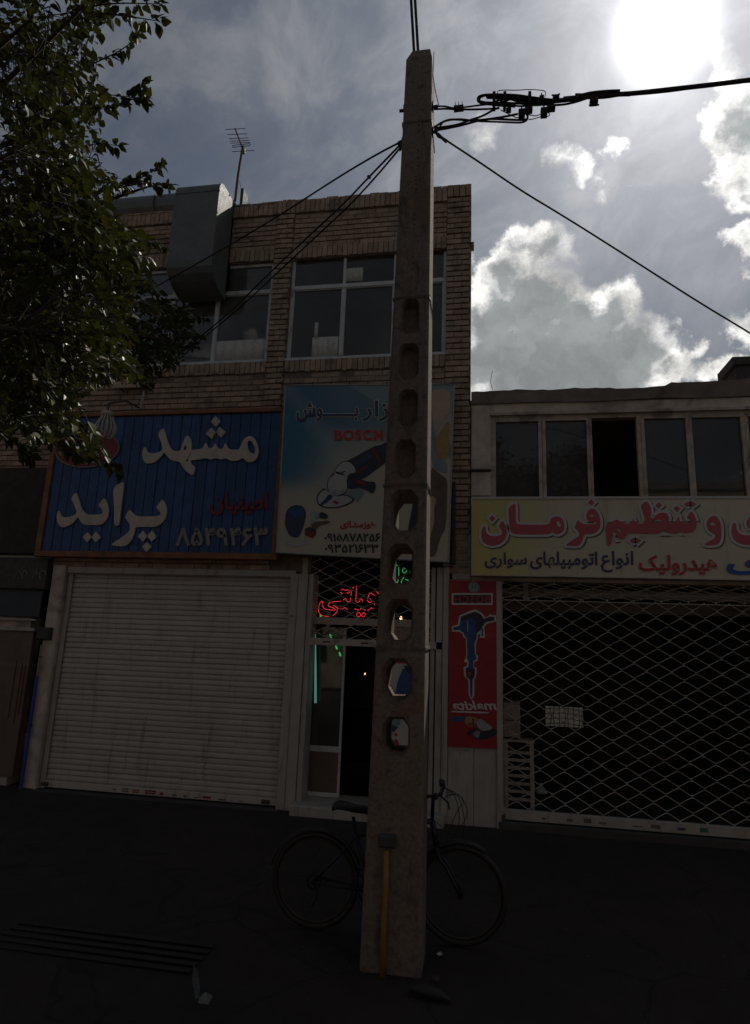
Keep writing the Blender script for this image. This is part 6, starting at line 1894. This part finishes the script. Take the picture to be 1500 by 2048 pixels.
# ------------------------------------------------------------------ small things on the ground
gr_ = empty('drain_grating', (-2.3, -3.75, 0), 'dark metal drain grating at the kerb in the lower left corner', 'grating')
for k in range(5):
    MB().bbox(-3.2, -1.75, -3.9 + k * .085, -3.865 + k * .085, .004, .018, .004).build('bar', M_black, gr_)
pl_ = atz(385, 1990, .05)
ps_ = empty('plastic_scrap', (pl_.x, pl_.y, 0), 'crumpled bluish clear plastic scrap standing up by the kerb', 'plastic scrap')
mb = MB()
r3 = random.Random(4)
b0 = Vector((pl_.x + .02, pl_.y, .03))
pts = [b0 + Vector(v) for v in ((0, 0, 0), (-.035, .01, .09), (-.03, .0, .17), (-.005, .01, .14), (.02, 0, .07), (.03, -.02, .02), (.06, -.01, .05), (.10, 0, .03), (.09, -.03, 0), (.03, -.03, 0))]
mb.add(pts, [(0, 1, 3, 4), (1, 2, 3), (0, 4, 5), (5, 6, 8, 9), (6, 7, 8)])
mb.build('film', M_plastic, ps_, fixn=False)
tag(bpy.data.objects['film'], None, None)
dbl = [(880, 1912, .035, 'small pale scrap of paper on the ground right of the pole foot'), (872, 1960, .03, 'tiny pale crumb of rubble below the pole foot'), (815, 1905, .04, 'small dark stone against the right of the pole foot')]
for (x, y, s_, lab) in dbl:
    p = atz(x, y, .01)
    mb = MB(); vs = []
    for k in range(8): vs.append((p.x + s_ * r3.uniform(.5, 1) * math.cos(k * .785), p.y + s_ * .8 * r3.uniform(.5, 1) * math.sin(k * .785), .012 + r3.uniform(0, .02)))
    vs.append((p.x, p.y, .035))
    mb.add(vs, [(k, (k + 1) % 8, 8) for k in range(8)] + [tuple(range(8))[::-1]])
    tag(mb.build('rubble_piece' if 'paper' not in lab else 'paper_scrap', M_paper if 'paper' in lab else M_debris), lab, 'rubble' if 'paper' not in lab else 'litter')
p = atz(860, 1990, .02)
mb = MB().tube([(p.x - .12, p.y + .02, .03), (p.x - .04, p.y, .045), (p.x + .05, p.y - .01, .03), (p.x + .12, p.y - .03, .02)], [.02, .035, .03, .012], 8)
tag(mb.build('rag', M_black, smooth=True), 'dark crumpled rag on the ground below and right of the pole', 'rag')
# fine litter and grit on the pavement
gm = MB()
for k in range(420):
    x = rnd.uniform(-5, 3.5); y = rnd.uniform(-3.9, -.2)
    s_ = rnd.uniform(.003, .008)
    if rnd.random() < .3: s_ *= 1.8
    gm.add([(x - s_, y - s_ * .6, .006), (x + s_, y - s_ * .5, .008), (x + s_ * .7, y + s_, .008), (x, y, .006 + s_ * .8)], [(0, 1, 3), (1, 2, 3), (2, 0, 3)])
tag(gm.build('grit', M_debris, fixn=False), 'scattered grit and crumbs over the dark pavement', 'grit', kind='stuff')
